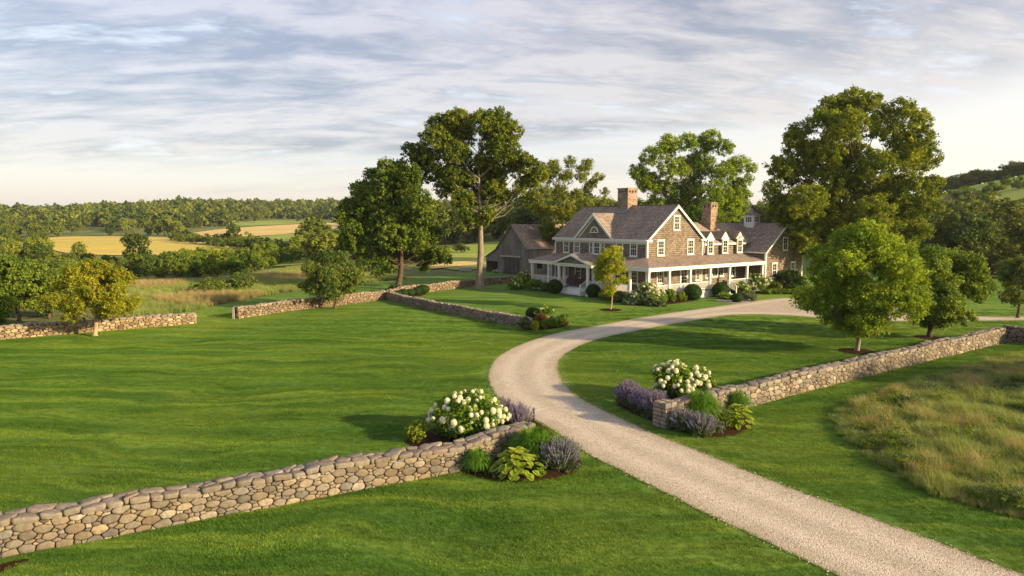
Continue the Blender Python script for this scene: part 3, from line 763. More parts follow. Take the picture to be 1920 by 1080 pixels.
# trim: corner boards, frieze, rakes
tr = MB()
def rake(x0, x1, y, ez, rz, w=.30, ov=.28, th=.07):
    xm = (x0+x1)/2; kk = (rz-ez)/(xm-x0)
    for sx, xe in ((-1, x0-ov), (1, x1+ov)):
        e0 = (xe, y, ez-ov*kk+.02); pk = (xm, y, rz+.02)
        tr.prism([e0, pk, (xm, y, rz+.02-w), (xe, y, ez-ov*kk+.02-w*.8)], (0, -th, 0))
rake(0, W1, -.205, EZ, RZ, .30); rake(BX0, BX1, BY0-.205, BE, BR, .22)
rake(0, W1, D1+.275, EZ, RZ, .30)
for x, y in ((-.04, -.04), (W1-.14, -.04), (-.04, D1-.14)): tr.box((x, y, .5), (x+.20, y+.20, EZ-.03))
for x, y in ((BX0-.04, BY0-.04), (BX1-.16, BY0-.04)): tr.box((x, y, .0), (x+.20, y+.20, BE-.03))
tr.box((-.32, -.1, EZ-.34), (.02, D1+.2, EZ-.17)); tr.box((-.05, .17, EZ-.55), (-.002, D1-.17, EZ-.345))
tr.box((-.36, -.12, EZ-.165), (-.20, D1+.22, EZ-.06))
tr.box((W1+.1, WY0-.30, WE-.36), (BX0-.1, WY0-.18, WE-.14)); tr.box((W1+.1, WY0-.175, WE-.36), (BX0-.1, WY0-.002, WE-.30))
tr.box((BX0-.34, BY0-.2, BE-.30), (BX0-.22, WY0, BE-.16)); tr.box((BX0-.215, BY0-.2, BE-.30), (BX0-.002, WY0, BE-.24))
# little eave returns of the big gable
tr.box((-.30, -.27, EZ-.30), (.55, -.003, EZ-.10)); tr.box((W1-.55, -.27, EZ-.30), (W1+.30, -.003, EZ-.10))
tr.build('trim', 'white', house)
# front cross gable over the entry
gx = .0; g0, g1, gz = 4.75, 10.85, 8.92; gm = (g0+g1)/2
MB().prism([(-.06, g0+.1, EZ-.15), (-.06, g1-.1, EZ-.15), (-.06, gm, gz-.12)], (2.5, 0, 0)).build('gable_wall', 'wall_shingle', house)
gk = (gz-EZ)/(gm-g0); xr = (gz-EZ)/((RZ-EZ)/(W1/2)); mb = MB()
for s, ge in ((1, g0), (-1, g1)):
    e = ge-s*.3
    slabroof(mb, [(-.30, e, EZ-.3*gk+.07), (-.30, gm, gz+.07), (xr+.25, gm, gz+.07), (-.12, e, EZ-.3*gk+.07)] if False else [(-.30, e, EZ-.3*gk+.07), (-.30, gm-s*.001, gz+.07), (xr+.2, gm-s*.001, gz+.07), (-.25, e, EZ-.3*gk+.07)], .12)
mb.build('gable_roof', 'roof_shingle', house)
mb = MB()
for s, ge in ((1, g0), (-1, g1)):
    e = ge-s*.3
    mb.prism([(-.305, e, EZ-.3*gk+.03), (-.305, gm, gz+.03), (-.305, gm, gz-.33), (-.305, e+s*.1, EZ-.3*gk-.16)], (-.07, 0, 0))
    mb.prism([(-.065, e+s*.42, EZ-.12), (-.065, gm, gz-.25), (-.065, gm, gz-.50), (-.065, e+s*.80, EZ-.12)], (-.05, 0, 0))
mb.build('gable_trim', 'white', house)
# lunette
lun = MB(); n = 14; c = gm; z0 = 6.86; r = .62
for k in range(n):
    a0, a1 = math.pi*k/n, math.pi*(k+1)/n
    P = [(-.062, c+math.cos(a)*q, z0+math.sin(a)*q) for a, q in ((a0, r), (a1, r), (a1, r-.14), (a0, r-.14))]; lun.prism(P, (-.07, 0, 0))
lun.box((-.062, c-r-.06, z0-.1), (-.15, c+r+.06, z0-.002))
for a in (math.pi*.25, math.pi*.5, math.pi*.75): lun.bar((-.10, c, z0), (-.10, c+math.cos(a)*(r-.1), z0+math.sin(a)*(r-.1)), .03, .03, (1, 0, 0))
lo = lun.build('window', 'white', house); lo['label'] = 'half round window in the front gable'
MB().prism([(-.063, c+math.cos(math.pi*k/n)*(r-.1), z0+math.sin(math.pi*k/n)*(r-.1)) for k in range(n+1)], (-.02, 0, 0)).build('pane', 'glass', lo)
FF = face('F', 0); SS = face('S', 0); WW = face('S', WY0); BB = face('S', BY0)
for y in (12.6, 10.75, 3.9, 1.85): window(house, FF, y, 4.36, 1.05, 1.62)
for y, w, nx in ((8.35, .62, 2), (7.42, 1.05, 3), (6.49, .62, 2)): window(house, FF, y, 4.36, w, 1.62, nx)
for x in (2.1, 6.95): window(house, SS, x, 4.45, 1.12, 1.66)
window(house, SS, 4.55, 7.1, 1.05, 1.6)
for y in (12.7, 10.5, 4.0, 1.7): window(house, FF, y, 1.5, 1.05, 1.6)
window(house, SS, 2.1, 1.5, 1.12, 1.6)
window(house, SS, 8.35, 1.5, .8, 1.6); window(house, WW, 10.45, 1.62, .85, 1.5, 2); 
for x in (11.75, 12.85): window(house, WW, x, 1.72, 1.08, 1.4, 2, 2, False)
window(house, WW, 15.1, 1.62, 1.05, 1.5, 2, 2)
window(house, BB, 19.15, 1.45, 1.05, 1.75, 2); window(house, BB, 23.1, 1.45, 1.0, 1.75, 2); window(house, BB, 21.25, 4.6, 1.05, 1.6, 2)
# doors
def door(parent, fc, h, w=1.0, z0=.8, ht=2.1, side=0):
    t = MB(); a, b = h-w/2-side, h+w/2+side
    t.box(fc(a-.12, -.02, z0), fc(a, .07, z0+ht+.12)).box(fc(b, -.02, z0), fc(b+.12, .07, z0+ht+.12)).box(fc(a, -.02, z0+ht), fc(b, .068, z0+ht+.12))
    t.box(fc(h-w/2, -.02, z0+.0), fc(h-w/2+.10, .05, z0+ht)).box(fc(h+w/2-.10, -.02, z0), fc(h+w/2, .05, z0+ht)).box(fc(h-w/2+.1, -.02, z0+ht-.12), fc(h+w/2-.1, .05, z0+ht)).box(fc(h-w/2+.1, -.02, z0), fc(h+w/2-.1, .05, z0+.55)).box(fc(h-.02, 0, z0+.55), fc(h+.02, .045, z0+ht-.12))
    for q in range(1, 4): t.box(fc(h-w/2+.1, 0, z0+.55+q*.36), fc(h+w/2-.1, .04, z0+.57+q*.36))
    if side:
        for s0, s1 in ((a, h-w/2), (h+w/2, b)):
            t.box(fc(s0, -.02, z0), fc(s1, .045, z0+.5))
    o = t.build('door', 'white', parent)
    g = MB().box(fc(h-w/2+.1, -.01, z0+.55), fc(h+w/2-.1, .012, z0+ht-.12))
    if side: g.box(fc(a, -.01, z0+.5), fc(h-w/2, .012, z0+ht)).box(fc(h+w/2, -.01, z0+.5), fc(b, .012, z0+ht))
    g.build('pane', 'glass', o)
    MB().box(fc(h+w/2-.08, .05, z0+1.0), fc(h+w/2-.05, .11, z0+1.12)).build('handle', 'iron', o)
door(house, FF, 7.7, 1.05, side=.42); door(house, SS, 5.95, 1.1); 
# wall dormers of the wing
DD = face('S', WY0-.335)
for x in (10.35, 13.05, 15.85):
    f = MB().box((x-.62, WY0-.33, 4.30), (x+.62, WY0+1.2, 6.02)).build('dormer', 'wall_shingle', house)
    window(f, DD, x, 4.40, 1.02, 1.60, 2) if False else window(house, DD, x, 4.40, 1.02, 1.58, 2)
    MB().prism([(x-.74, WY0-.345, 6.05), (x+.74, WY0-.345, 6.05), (x, WY0-.345, 6.86)], (0, .5, 0)).box((x-.70, WY0-.40, 6.025), (x+.70, WY0-.34, 6.045)).build('dormer_gable', 'white', f)
    mb = MB()
    for s in (-1, 1): slabroof(mb, [(x+s*.86, WY0-.36, 6.0), (x+s*.001, WY0-.36, 6.94), (x+s*.001, WY0+1.9, 6.94), (x+s*.86, WY0+.6, 6.0)], .06)
    mb.build('dormer_roof', 'roof_shingle', f)
# porch roof
pz0, pz1 = 4.30, 3.46; po = 2.75
mb = MB(); Y9 = D1+1.75; X9 = 6.0
slabroof(mb, [(-.002, 0, pz0), (-po, -po, pz1), (-po, Y9, pz1), (-.002, D1, pz0)], .10)
slabroof(mb, [(0, -.002, pz0), (BX0-.01, -.002, pz0), (BX0-.01, -po, pz1), (-po, -po-.001, pz1)], .10)
slabroof(mb, [(0, D1+.002, pz0), (-po, Y9+.001, pz1), (X9, Y9+.001, pz1), (X9, D1+.002, pz0)], .10)
mb.build('porch_roof', 'roof_shingle', house)
mb = MB(); b = po-.16
mb.box((-b-.17, -b-.17, pz1-.36), (-b, Y9-.05, pz1-.12)); mb.box((-b+.001, -b-.17, pz1-.36), (BX0-.02, -b, pz1-.12)); mb.box((-b+.001, Y9-.24, pz1-.36), (X9, Y9-.05, pz1-.12))
mb.box((-po-.03, -po-.03, pz1-.12), (-po+.05, Y9+.03, pz1+.005)); mb.box((-po+.051, -po-.03, pz1-.12), (BX0-.02, -po+.05, pz1+.005)); mb.box((-po+.051, Y9-.05, pz1-.12), (X9, Y9+.03, pz1+.005))
mb.build('porch_beam', 'white', house)
mb = MB().box((-po+.06, -po+.06, pz1-.13), (-.01, Y9-.06, pz1-.115)).box((0, -po+.06, pz1-.13), (BX0-.05, -.01, pz1-.115)); mb.build('porch_ceiling', 'white', house)
dk = MB(); dz = .8
dk.box((-2.6, -2.6, dz-.08), (-.003, Y9-.1, dz)).box((-.0, -2.6, dz-.08), (BX0-.01, -.003, dz)).box((0, D1+.003, dz-.08), (X9, Y9-.1, dz)); dk.build('porch_floor', 'deck_grey', house)
sk = MB().box((-2.56, -2.56, 0), (-2.50, Y9-.15, dz-.082)).box((-2.499, -2.56, 0), (BX0-.02, -2.50, dz-.082)).box((-2.499, Y9-.21, 0), (X9, Y9-.15, dz-.082)); sk.build('porch_skirt', 'white', house)
def column(x, y, z0=dz, z1=pz1-.36, w=.24):
    m = MB().box((x-w/2, y-w/2, z0+.14), (x+w/2, y+w/2, z1-.10)).box((x-w/2-.04, y-w/2-.04, z0), (x+w/2+.04, y+w/2+.04, z0+.139)).box((x-w/2-.04, y-w/2-.04, z1-.099), (x+w/2+.04, y+w/2+.04, z1)); m.build('column', 'white', house)
cy = -2.47
for x in (-2.47, .6, 3.9, 7.2, 10.65, 13.9, 16.9): column(x, cy)
for y in (15.95, 12.85, 10.1, 5.3, 2.4, 0.0): column(-2.47, y)
for x in (.6, 4.0): column(x, 15.95)
def rail(p, q, z0=dz):
    p = Vector(p); q = Vector(q); L = (q-p).length; d = (q-p)/L; m = MB()
    for z, h in ((z0+.82, .07), (z0+.10, .06)): m.bar(p+Vector((0, 0, z)), q+Vector((0, 0, z)), .07, h)
    n = int(L/.13)
    for k in range(1, n): c = p+d*L*k/n; m.box((c.x-.02, c.y-.02, z0+.13), (c.x+.02, c.y+.02, z0+.785))
    m.build('railing', 'white', house)
for a, b2 in ((.0, 2.4), (2.4, 5.3), (10.1, 12.85), (12.85, 15.95)): rail((-2.47, a+.14, 0), (-2.47, b2-.14, 0))
for a, b2 in ((-2.47, .6), (.6, 3.9), (3.9, 7.2), (10.65, 13.9), (13.9, 16.9)): rail((a+.14, cy, 0), (b2-.14, cy, 0))
for a, b2 in ((-2.47, .6), (.6, 4.0)): rail((a+.14, 15.95, 0), (b2-.14, 15.95, 0))
# entry portico and steps
p0, p1, pm = 4.75, 10.65, 7.7
mb = MB().prism([(-3.35, p0, pz1-.02), (-3.35, p1, pz1-.02), (-3.35, pm, pz1+.92)], (3.0, 0, 0)); mb.build('portico_gable', 'wall_shingle', house)
mb = MB()
for s, e in ((1, p0-.25), (-1, p1+.25)): slabroof(mb, [(-3.62, e, pz1-.02), (-3.62, pm-s*.001, pz1+1.06), (-.8, pm-s*.001, pz1+1.06), (-.8, e, pz1-.02)], .09)
mb.build('portico_roof', 'roof_shingle', house)
mb = MB()
for s, e in ((1, p0-.25), (-1, p1+.25)): mb.prism([(-3.63, e, pz1-.05), (-3.63, pm, pz1+1.03), (-3.63, pm, pz1+.80), (-3.63, e+s*.55, pz1-.05)], (-.06, 0, 0))
mb.box((-3.42, p0-.1, pz1-.38), (-3.2, p1+.1, pz1-.03)).box((-3.6, p0-.2, pz1-.13), (-3.43, p1+.2, pz1-.045)).box((-3.199, p0-.1, pz1-.38), (-2.77, p0+.12, pz1-.03)).box((-3.199, p1-.12, pz1-.38), (-2.77, p1+.1, pz1-.03))
mb.build('portico_beam', 'white', house)
for y in (5.35, 10.05): column(-3.3, y, .0, pz1-.38)
st = MB()
for i in range(4): st.box((-2.6-.30*(i+1), 6.2, 0 if i == 3 else dz-.2*(i+1)-.2), (-2.6-.30*i-.001, 9.4, dz-.2*(i+1)))
st.box((-3.75, 9.42, 0), (-2.61, 9.55, .5)).box((-3.75, 6.05, 0), (-2.61, 6.18, .5)); st.build('front_steps', 'white', house)
for y in (6.1, 9.5):
    m = MB().box((-3.74, y-.06, .5), (-3.62, y+.06, 1.25)).bar((-3.68, y, 1.15), (-2.6, y, 1.72), .07, .07).bar((-3.68, y, .62), (-2.6, y, .95), .05, .05)
    for k in range(1, 7): m.box((-3.68+k*.15-.015, y-.015, .6+k*.05), (-3.68+k*.15+.015, y+.015, 1.15+k*.077))
    m.build('step_railing', 'white', house)
st = MB()
for i in range(4): st.box((7.5, -2.6-.32*(i+1), 0 if i == 3 else dz-.2*(i+1)-.2), (9.9, -2.6-.32*i-.001, dz-.2*(i+1)))
st.build('side_steps', 'white', house)
m = MB().bar((10.05, -3.8, 1.1), (10.05, -2.6, 1.65), .07, .07).box((10.0, -3.88, 0), (10.1, -3.78, 1.15))
for k in range(1, 8): m.box((10.035, -3.8+k*.15, .5+k*.05), (10.065, -3.77+k*.15, 1.1+k*.068))
m.build('step_railing', 'white', house)
# chimneys
def chimney(x, y, w, z0, z1, n=3):
    c = MB().box((x-w/2, y-w/2, z0), (x+w/2, y+w/2, z1-.55)).box((x-w/2+.001, y-w/2+.001, z1-.30), (x+w/2-.001, y+w/2-.001, z1-.15)).box((x-w/2-.05, y-w/2-.05, z1-.15), (x+w/2+.05, y+w/2+.05, z1))
    # pierced course: brick piers with gaps between
    g = w/(2*n+1)
    for i in range(0, 2*n+1, 2):
        a = x-w/2+g*i; b = y-w/2+g*i
        c.box((a, y-w/2, z1-.55), (a+g, y-w/2+g, z1-.30)).box((a, y+w/2-g, z1-.55), (a+g, y+w/2, z1-.30))
        if 0 < i < 2*n: c.box((x-w/2, b, z1-.55), (x-w/2+g, b+g, z1-.30)).box((x+w/2-g, b, z1-.55), (x+w/2, b+g, z1-.30))
    o = c.build('chimney', 'brick', house)
    MB().box((x-w/2+g*1.1, y-w/2+g*1.1, z1-.549), (x+w/2-g*1.1, y+w/2-g*1.1, z1-.301)).build('flue', 'dark', o)
    return o
ch = chimney(W1/2, 7.2, 1.6, 8.6, 11.85)
MB().prism([(W1/2-1.15, 6.2, 8.95), (W1/2-.81, 6.2, 9.32), (W1/2-.81, 8.2, 9.32), (W1/2-1.15, 8.2, 8.95)], (0, 0, .05)).build('flashing', 'lead', ch)
chimney(13.5, 2.5, 1.25, 6.4, 10.25, 2)
# cupola
cx, cyy, cw = 21.25, 2.0, 1.35
cu = MB().box((cx-cw/2, cyy-cw/2, 7.2), (cx+cw/2, cyy+cw/2, 8.74)).box((cx-cw/2-.08, cyy-cw/2-.08, 8.74), (cx+cw/2+.08, cyy+cw/2+.08, 8.84)).build('cupola', 'white', house)
for kd, c0, h in (('F', cx-cw/2, cyy), ('S', cyy-cw/2, cx)):
    fc = face(kd, c0); m = MB().box(fc(h-.42, .0, 8.0), fc(h+.42, .02, 8.55)); g = m.build('cupola_pane', 'glass', cu)
    m = MB()
    for q in (-.42, -.14, .14, .42): m.box(fc(h+q-.02, .0, 8.0), fc(h+q+.02, .035, 8.55))
    for z in (7.97, 8.26, 8.55): m.box(fc(h-.44, .0, z), fc(h+.44, .033, z+.03))
    m.build('muntin', 'white', cu)
q = cw/2+.22; mb = MB()
cr = [(cx-q, cyy-q), (cx+q, cyy-q), (cx+q, cyy+q), (cx-q, cyy+q)]; ap = (cx, cyy, 9.65)
i0 = 0
prof = [(1, 8.82), (.62, 9.02), (.30, 9.32), (.0, 9.72)]
for j in range(3):
    (s0, z0), (s1, z1) = prof[j], prof[j+1]
    for k2 in range(4):
        a, b3 = cr[k2], cr[(k2+1) % 4]
        P = [(cx+(a[0]-cx)*s0, cyy+(a[1]-cyy)*s0, z0), (cx+(b3[0]-cx)*s0, cyy+(b3[1]-cyy)*s0, z0), (cx+(b3[0]-cx)*s1, cyy+(b3[1]-cyy)*s1, z1), (cx+(a[0]-cx)*s1, cyy+(a[1]-cyy)*s1, z1)]
        mb.poly(P if s1 > 0 else P[:3])
mb.poly([(c[0], c[1], 8.82) for c in cr][::-1]); co = mb.build('cupola_roof', 'roof_shingle', cu)
MB().tube([(cx, cyy, 9.6), (cx, cyy, 9.85), (cx, cyy, 9.9), (cx, cyy, 9.98), (cx, cyy, 10.3)], [.05, .04, .09, .03, .012], 8).build('finial', 'iron', co)
# stone foundation strip beside the front bed
MB().box((-2.62, -2.4, 0), (-2.565, 5.2, .62)).build('foundation', 'granite', house)
MB().tube([(W1+.25, -.12, EZ-.3), (W1+.2, -.1, 4.5)], [.04, .04], 8).build('downpipe', 'white', house)
# chairs on the porches
def chair(loc, rz, label):
    c = Matrix.Rotation(HR, 4, 'Z'); p = c @ Vector(loc); t = tag(link('porch_chair', None, loc=(p.x+HC[0], p.y+HC[1], p.z), rz=HR+rz), label, 'chair', 'chairs on the porches')
    MB().prism([(-.3, -.28, .42), (.3, -.28, .42), (.26, .26, .36), (-.26, .26, .36)], (0, 0, .05)).build('seat', 'wicker', t, bevel=.015)
    m = MB()
    for k in range(5): m.prism([(-.25+k*.105, .24, .38), (-.165+k*.105, .24, .38), (-.17+k*.11, .50, 1.12+.04*(2-abs(k-2))), (-.265+k*.11, .50, 1.12+.04*(2-abs(k-2)))], (0, .03, .01))
    m.build('backrest', 'wicker', t)
    for s in (-1, 1):
        MB().box((s*.30, -.30, 0), (s*.36, -.24, .62)).build('leg', 'wicker', t); MB().bar((s*.33, .30, .38), (s*.33, .50, .0), .06, .06).build('leg', 'wicker', t)
        MB().box((s*.27, -.34, .62), (s*.39, .36, .65)).build('armrest', 'wicker', t)
chair((-1.1, 9.9, dz), R(-75), 'dark wooden porch chair left of the front door')
chair((-1.0, 5.3, dz), R(-75), 'dark wooden porch chair right of the front door')
chair((7.0, -1.1, dz), R(15), 'brown wooden porch chair by the side steps')
# ------------------------------------------------------------------ the barn
bp = G(988, 517); barn = tag(link('barn', None, loc=bp, rz=HR), 'weathered grey board barn with steep brown shingle roof and open lean-to', 'barn')
bw, bl, be, br = 7.4, 11.5, 4.15, 7.55
MB().prism([(0, 0, 0), (0, bw, 0), (0, bw, be), (0, bw/2, br-.1), (0, 0, be)], (bl, 0, 0)).build('wall', 'barn_board', barn)
kk = (br-be)/(bw/2); mb = MB()
slabroof(mb, [(-.25, -.3, be-.3*kk+.04), (bl+.2, -.3, be-.3*kk+.04), (bl+.2, bw/2, br+.04), (-.25, bw/2, br+.04)], .12)
slabroof(mb, [(-.25, bw/2+.001, br+.04), (bl+.2, bw/2+.001, br+.04), (bl+.2, bw+.3, be-.3*kk+.04), (-.25, bw+.3, be-.3*kk+.04)], .12)
mb.build('roof', 'roof_shingle', barn)
MB().box((-.05, .02, be-.05), (-.003, bw-.02, be+.07)).box((-.06, -.03, 0), (.12, .14, be-.2)).build('trim', 'barn_board', barn)
dr = MB().box((-.10, 1.9, .1), (-.05, 3.9, 2.55)).build('sliding_door', 'barn_door_board', barn); MB().box((-.13, 2.1, 1.1), (-.10, 2.16, 1.4)).build('handle', 'iron', dr)
dr = MB().box((-.095, 3.93, .1), (-.05, 5.7, 2.55)).build('sliding_door', 'barn_door_board', barn)
MB().box((-.24, 1.3, 2.62), (-.06, 6.6, 2.82)).build('door_track', 'pale_wood', barn)
MB().box((1.9, -.02, 1.0), (2.9, -.003, 2.4)).build('side_opening_shade', 'dark', barn)  # flat black sheet on the boards, painted shade of the doorway
# lean-to on the far side of the gable wall, open to the front
lean = MB(); ly = bw; lw = 3.3
lean.prism([(-.0, ly, 3.75), (-.0, ly+lw, 2.35), (-.0, ly+lw, 1.75), (0, ly, 1.75)], (.1, 0, 0)).box((0, ly+lw-.15, 0), (.12, ly+lw, 1.749)).box((0, ly+.003, 0), (.12, ly+.13, 1.749)).box((0, ly+lw-.10, 0), (bl-3, ly+lw, 1.9)).box((bl-3.1, ly, 0), (bl-3, ly+lw-.11, 2.3)).build('lean_to_wall', 'barn_board', barn)
MB().box((2.2, ly+.01, 0), (2.3, ly+lw-.11, 2.3)).build('lean_to_shade_panel', 'dark', barn)  # near-black panel, stands in for the shade deep inside the lean-to
slabroof(MB(), [(-.2, ly, 3.95), (bl-2.8, ly, 3.95), (bl-2.8, ly+lw+.25, 2.36), (-.2, ly+lw+.25, 2.36)], .10).build('lean_to_roof', 'roof_shingle', barn)
# stone chimney and rear ell
MB().box((7.2, bw/2-.5, 6.6), (8.1, bw/2+.4, 8.85)).prism([(7.15, bw/2-.55, 8.851), (8.15, bw/2-.55, 8.851), (7.65, bw/2-.05, 9.3)], (0, 1.0, 0)).build('chimney', 'granite', barn)
ell = MB().prism([(bl-4, .4, 0), (bl-4, -6, 0), (bl+2.2, -6, 0), (bl+2.2, .4, 0)], (0, 0, 3.6)).build('ell_wall', 'barn_board', barn)
mb = MB(); slabroof(mb, [(bl-4.3, -6.3, 3.55), (bl-.9, -6.3, 6.6), (bl-.9, 3.2, 6.6), (bl-4.3, 3.2, 3.55)], .12); slabroof(mb, [(bl-.899, -6.3, 6.6), (bl+2.5, -6.3, 3.55), (bl+2.5, 3.2, 3.55), (bl-.899, 3.2, 6.6)], .12); mb.build('ell_roof', 'roof_shingle', barn)
def barnpt(x, y, z=0): v = Matrix.Rotation(HR, 3, 'Z') @ Vector((x, y, z)); return Vector((bp.x+v.x, bp.y+v.y, bp.z+v.z))
# things round the barn
p = barnpt(-.9, 6.3); t = tag(link('plank_bench', None, loc=p, rz=HR+R(90)), 'low pale plank bench against the barn beside the lean-to', 'bench')
MB().box((-1.1, -.2, .38), (1.1, .2, .46)).build('seat', 'pale_wood', t)
for x in (-.9, .9): MB().box((x-.06, -.17, 0), (x+.06, .17, .379)).build('leg', 'pale_wood', t)
p = barnpt(.9, ly+1.5); t = link('milk_can', MB().tube([(0, 0, 0), (0, 0, .38), (0, 0, .48), (0, 0, .55), (0, 0, .56)], [.14, .14, .08, .10, .02], 12).build('x', 'pale_wood').data, loc=p); tag(t, 'small pale can standing in the dark lean-to opening', 'can')
bpy.data.objects.remove(bpy.data.objects['x'])
p = G(873, 509); t = tag(link('water_trough', None, loc=p, rz=R(-8)), 'long pale grey stone trough on the grass behind the big tree trunk', 'trough')
MB().box((-1.0, -.35, .12), (1.0, .35, .16)).box((-1.0, -.35, .161), (-.9, .35, .62)).box((.9, -.35, .161), (1.0, .35, .62)).box((-.899, -.35, .161), (.899, -.27, .62)).box((-.899, .27, .161), (.899, .35, .62)).build('basin', 'pale_wood', t, bevel=.02)
for x in (-.7, .7): MB().box((x-.1, -.3, 0), (x+.1, .3, .119)).build('foot', 'pale_wood', t)
# ------------------------------------------------------------------ ground sheets
def build_ground():
    xs = np.concatenate([-np.geomspace(260, 2600, 30)[::-1], np.arange(-252, 320, 4.0), np.geomspace(324, 2600, 30)])
    ys = np.concatenate([[-600, -300, -120, -60, -30], np.arange(-20, 340, 4.0), np.arange(342, 1000, 10.0), np.geomspace(1010, 3600, 22)])
    X, Y = np.meshgrid(xs, ys); Z = H(X, Y)-.06
    V = np.stack([X.ravel(), Y.ravel(), Z.ravel()], 1); nx = len(xs); i = np.arange(len(ys)-1)[:, None]*nx+np.arange(nx-1)[None]
    i = i.ravel(); Fq = np.stack([i, i+1, i+nx+1, i+nx], 1)
    o = link('ground', npmesh('ground', V, Fq, ['ground'], smooth=True)); o['kind'] = 'structure'
build_ground()
def gp(L): return [tuple(G(*p)[:2]) for p in L]
lawnP = [(-70, -25)] + [(-60, 40)] + gp([(0, 603), (120, 602), (250, 598), (335, 588), (420, 570), (520, 552), (640, 537), (760, 524), (880, 511), (935, 505)]) + [(4, 118), (40, 128), (78, 112)] + gp([(1760, 520), (1840, 523), (1920, 528)]) + [(130, 96), (120, 40), (80, -25)]
_, LA = sheet('lawn', smooth_poly(lawnP, 1), 2.0, 0.0, 'lawn')
leftE = [(1575, 1081), (1442, 1018), (1314, 958), (1185, 892), (1100, 851), (1055, 818), (1018, 796), (975, 776), (946, 755), (930, 742), (918, 722), (915, 705), (919, 687), (932, 670), (952, 657), (985, 642), (1033, 627), (1066, 620), (1121, 611), (1171, 601), (1250, 588), (1330, 577), (1395, 568), (1440, 561), (1500, 557), (1600, 557), (1660, 570), (1730, 588), (1830, 593.5), (1925, 594)]
rightE = [(1925, 601), (1820, 601.5), (1720, 603), (1620, 601), (1545, 597), (1480, 591), (1400, 589), (1350, 592), (1300, 601), (1230, 613), (1164, 626), (1110, 639), (1066, 659), (1048, 677), (1046, 692), (1053, 714), (1072, 736), (1094, 751), (1142, 775), (1198, 801), (1262, 828), (1326, 852), (1399, 883), (1484, 916), (1570, 948), (1655, 979), (1741, 1010), (1826, 1043), (1920, 1078)]
drP = [(10.5, -8), (6.0, 6)][:0] + gp(leftE)
far = (drP[-1][0]+60, drP[-1][1]+8); dR = gp(rightE)
v0 = Vector(drP[0]); v1 = Vector(dR[-1]); dirn = (Vector(drP[0])-Vector(drP[2])).normalized()
drP = [tuple(v0+dirn*16)] + [tuple(v0+dirn*8)] + drP + [far, (far[0], far[1]-2.2)] + dR + [tuple(v1+dirn*8), tuple(v1+dirn*16)]
_, DA = sheet('driveway', smooth_poly(drP, 2), .6, .012, 'gravel', edge=True, jit=.015)
# flagstone path from the side steps to the forecourt
c = Matrix.Rotation(HR, 3, 'Z')
def hp(x, y, z=0): v = c @ Vector((x, y, z)); return (v.x+HC[0], v.y+HC[1], v.z)
pathP = [hp(7.6, -3.85)[:2], hp(9.8, -3.85)[:2], tuple(G(1372, 556)[:2]), tuple(G(1415, 562)[:2]), tuple(G(1390, 571)[:2]), tuple(G(1340, 564)[:2])]
_, PA = sheet('path', pathP, .8, .008, 'flag')
def field(name, px, mat, off=.12, step=8, sm=2):
    sheet(name, smooth_poly(gp(px), sm), step, off, mat)
field('golden_field', [(70, 447), (130, 443), (250, 443), (330, 447), (430, 457), (470, 465), (440, 474), (330, 478), (200, 480), (90, 474)], 'gold')
field('straw_field', [(340, 440), (400, 431), (480, 425), (570, 420), (640, 417), (640, 428), (560, 437), (520, 441), (420, 446), (360, 445)], 'straw', .2, 12)
field('green_pasture', [(430, 419), (480, 414), (560, 414), (600, 417), (540, 421), (450, 425)], 'pasture', .2, 12)
field('green_field', [(460, 446), (520, 441), (570, 438), (600, 444), (560, 452), (490, 454)], 'pasture', .2, 8)
field('hay_meadow', [(810, 480), (850, 462), (930, 452), (1000, 455), (1000, 498), (930, 503), (830, 510)], 'pasture', .1, 4)
field('tan_strip', [(800, 499), (860, 491), (930, 488), (930, 495), (860, 500), (800, 507)], 'straw', .16, 3)
field('yellow_field', [(480, 492), (560, 482), (640, 480), (640, 492), (560, 497), (490, 502)], 'pasture', .1, 4)
# far right hill grass
def crest(px, y0=110, y1=420):
    a = (px-960)/F/math.cos(TH)*1.0; best = (-9, 0)
    for q in range(int(y0), int(y1), 3):
        e = (Hf(a*q, q)-CZ)/q
        if e > best[0]: best = (e, q)
    return a, best[1], HY-best[0]*F
def hillpt(px, dy):
    a, q, py = crest(px); return tuple(G(px, py+dy)[:2])
HPX = [1768, 1800, 1840, 1880, 1925, 1990]
sheet('hill_pasture', smooth_poly([hillpt(x, 1.0) for x in HPX]+[hillpt(x, d) for x, d in ((1990, 52), (1925, 46), (1880, 44), (1840, 34), (1800, 22), (1775, 10))], 2), 4, .15, 'pasture')
# mulch beds
def bed(px, mound=.07, sm=2):
    o, A = sheet('mulch_bed', smooth_poly(px if isinstance(px[0][0], float) else gp(px), sm), .25, .006, 'mulch', mound=mound); o['label'] = 'dark mulch bed'; return A
def disc(p, r, n=18, sq=1): return [(p.x+r*math.cos(2*math.pi*k/n), p.y+r*sq*math.sin(2*math.pi*k/n)) for k in range(n)]
BEDS = []
BEDS.append(bed([(745, 832), (790, 812), (860, 790), (925, 776), (985, 778), (1025, 800), (1050, 828), (1092, 858), (1092, 880), (1060, 895), (1000, 904), (930, 903), (862, 888), (800, 850)]))
BEDS.append(bed([(1152, 745), (1180, 735), (1240, 735), (1330, 742), (1345, 760), (1410, 778), (1416, 798), (1390, 815), (1340, 824), (1290, 815), (1235, 795), (1190, 778), (1155, 762)]))
BEDS.append(bed(disc(G(1145, 581), 1.05))); BEDS.append(bed(disc(G(1607, 659), 1.15))); BEDS.append(bed(disc(G(1742, 633), 1.0)))
BEDS.append(bed([(972, 612), (985, 598), (1030, 590), (1068, 602), (1065, 612), (1030, 618), (985, 620)]))
BEDS.append(bed([(714, 556), (745, 542), (800, 546), (796, 555), (750, 561)]))
BEDS.append(bed([(960, 541), (985, 536), (1010, 540), (1045, 547), (1058, 549), (1060, 530), (1000, 520), (960, 525)]))
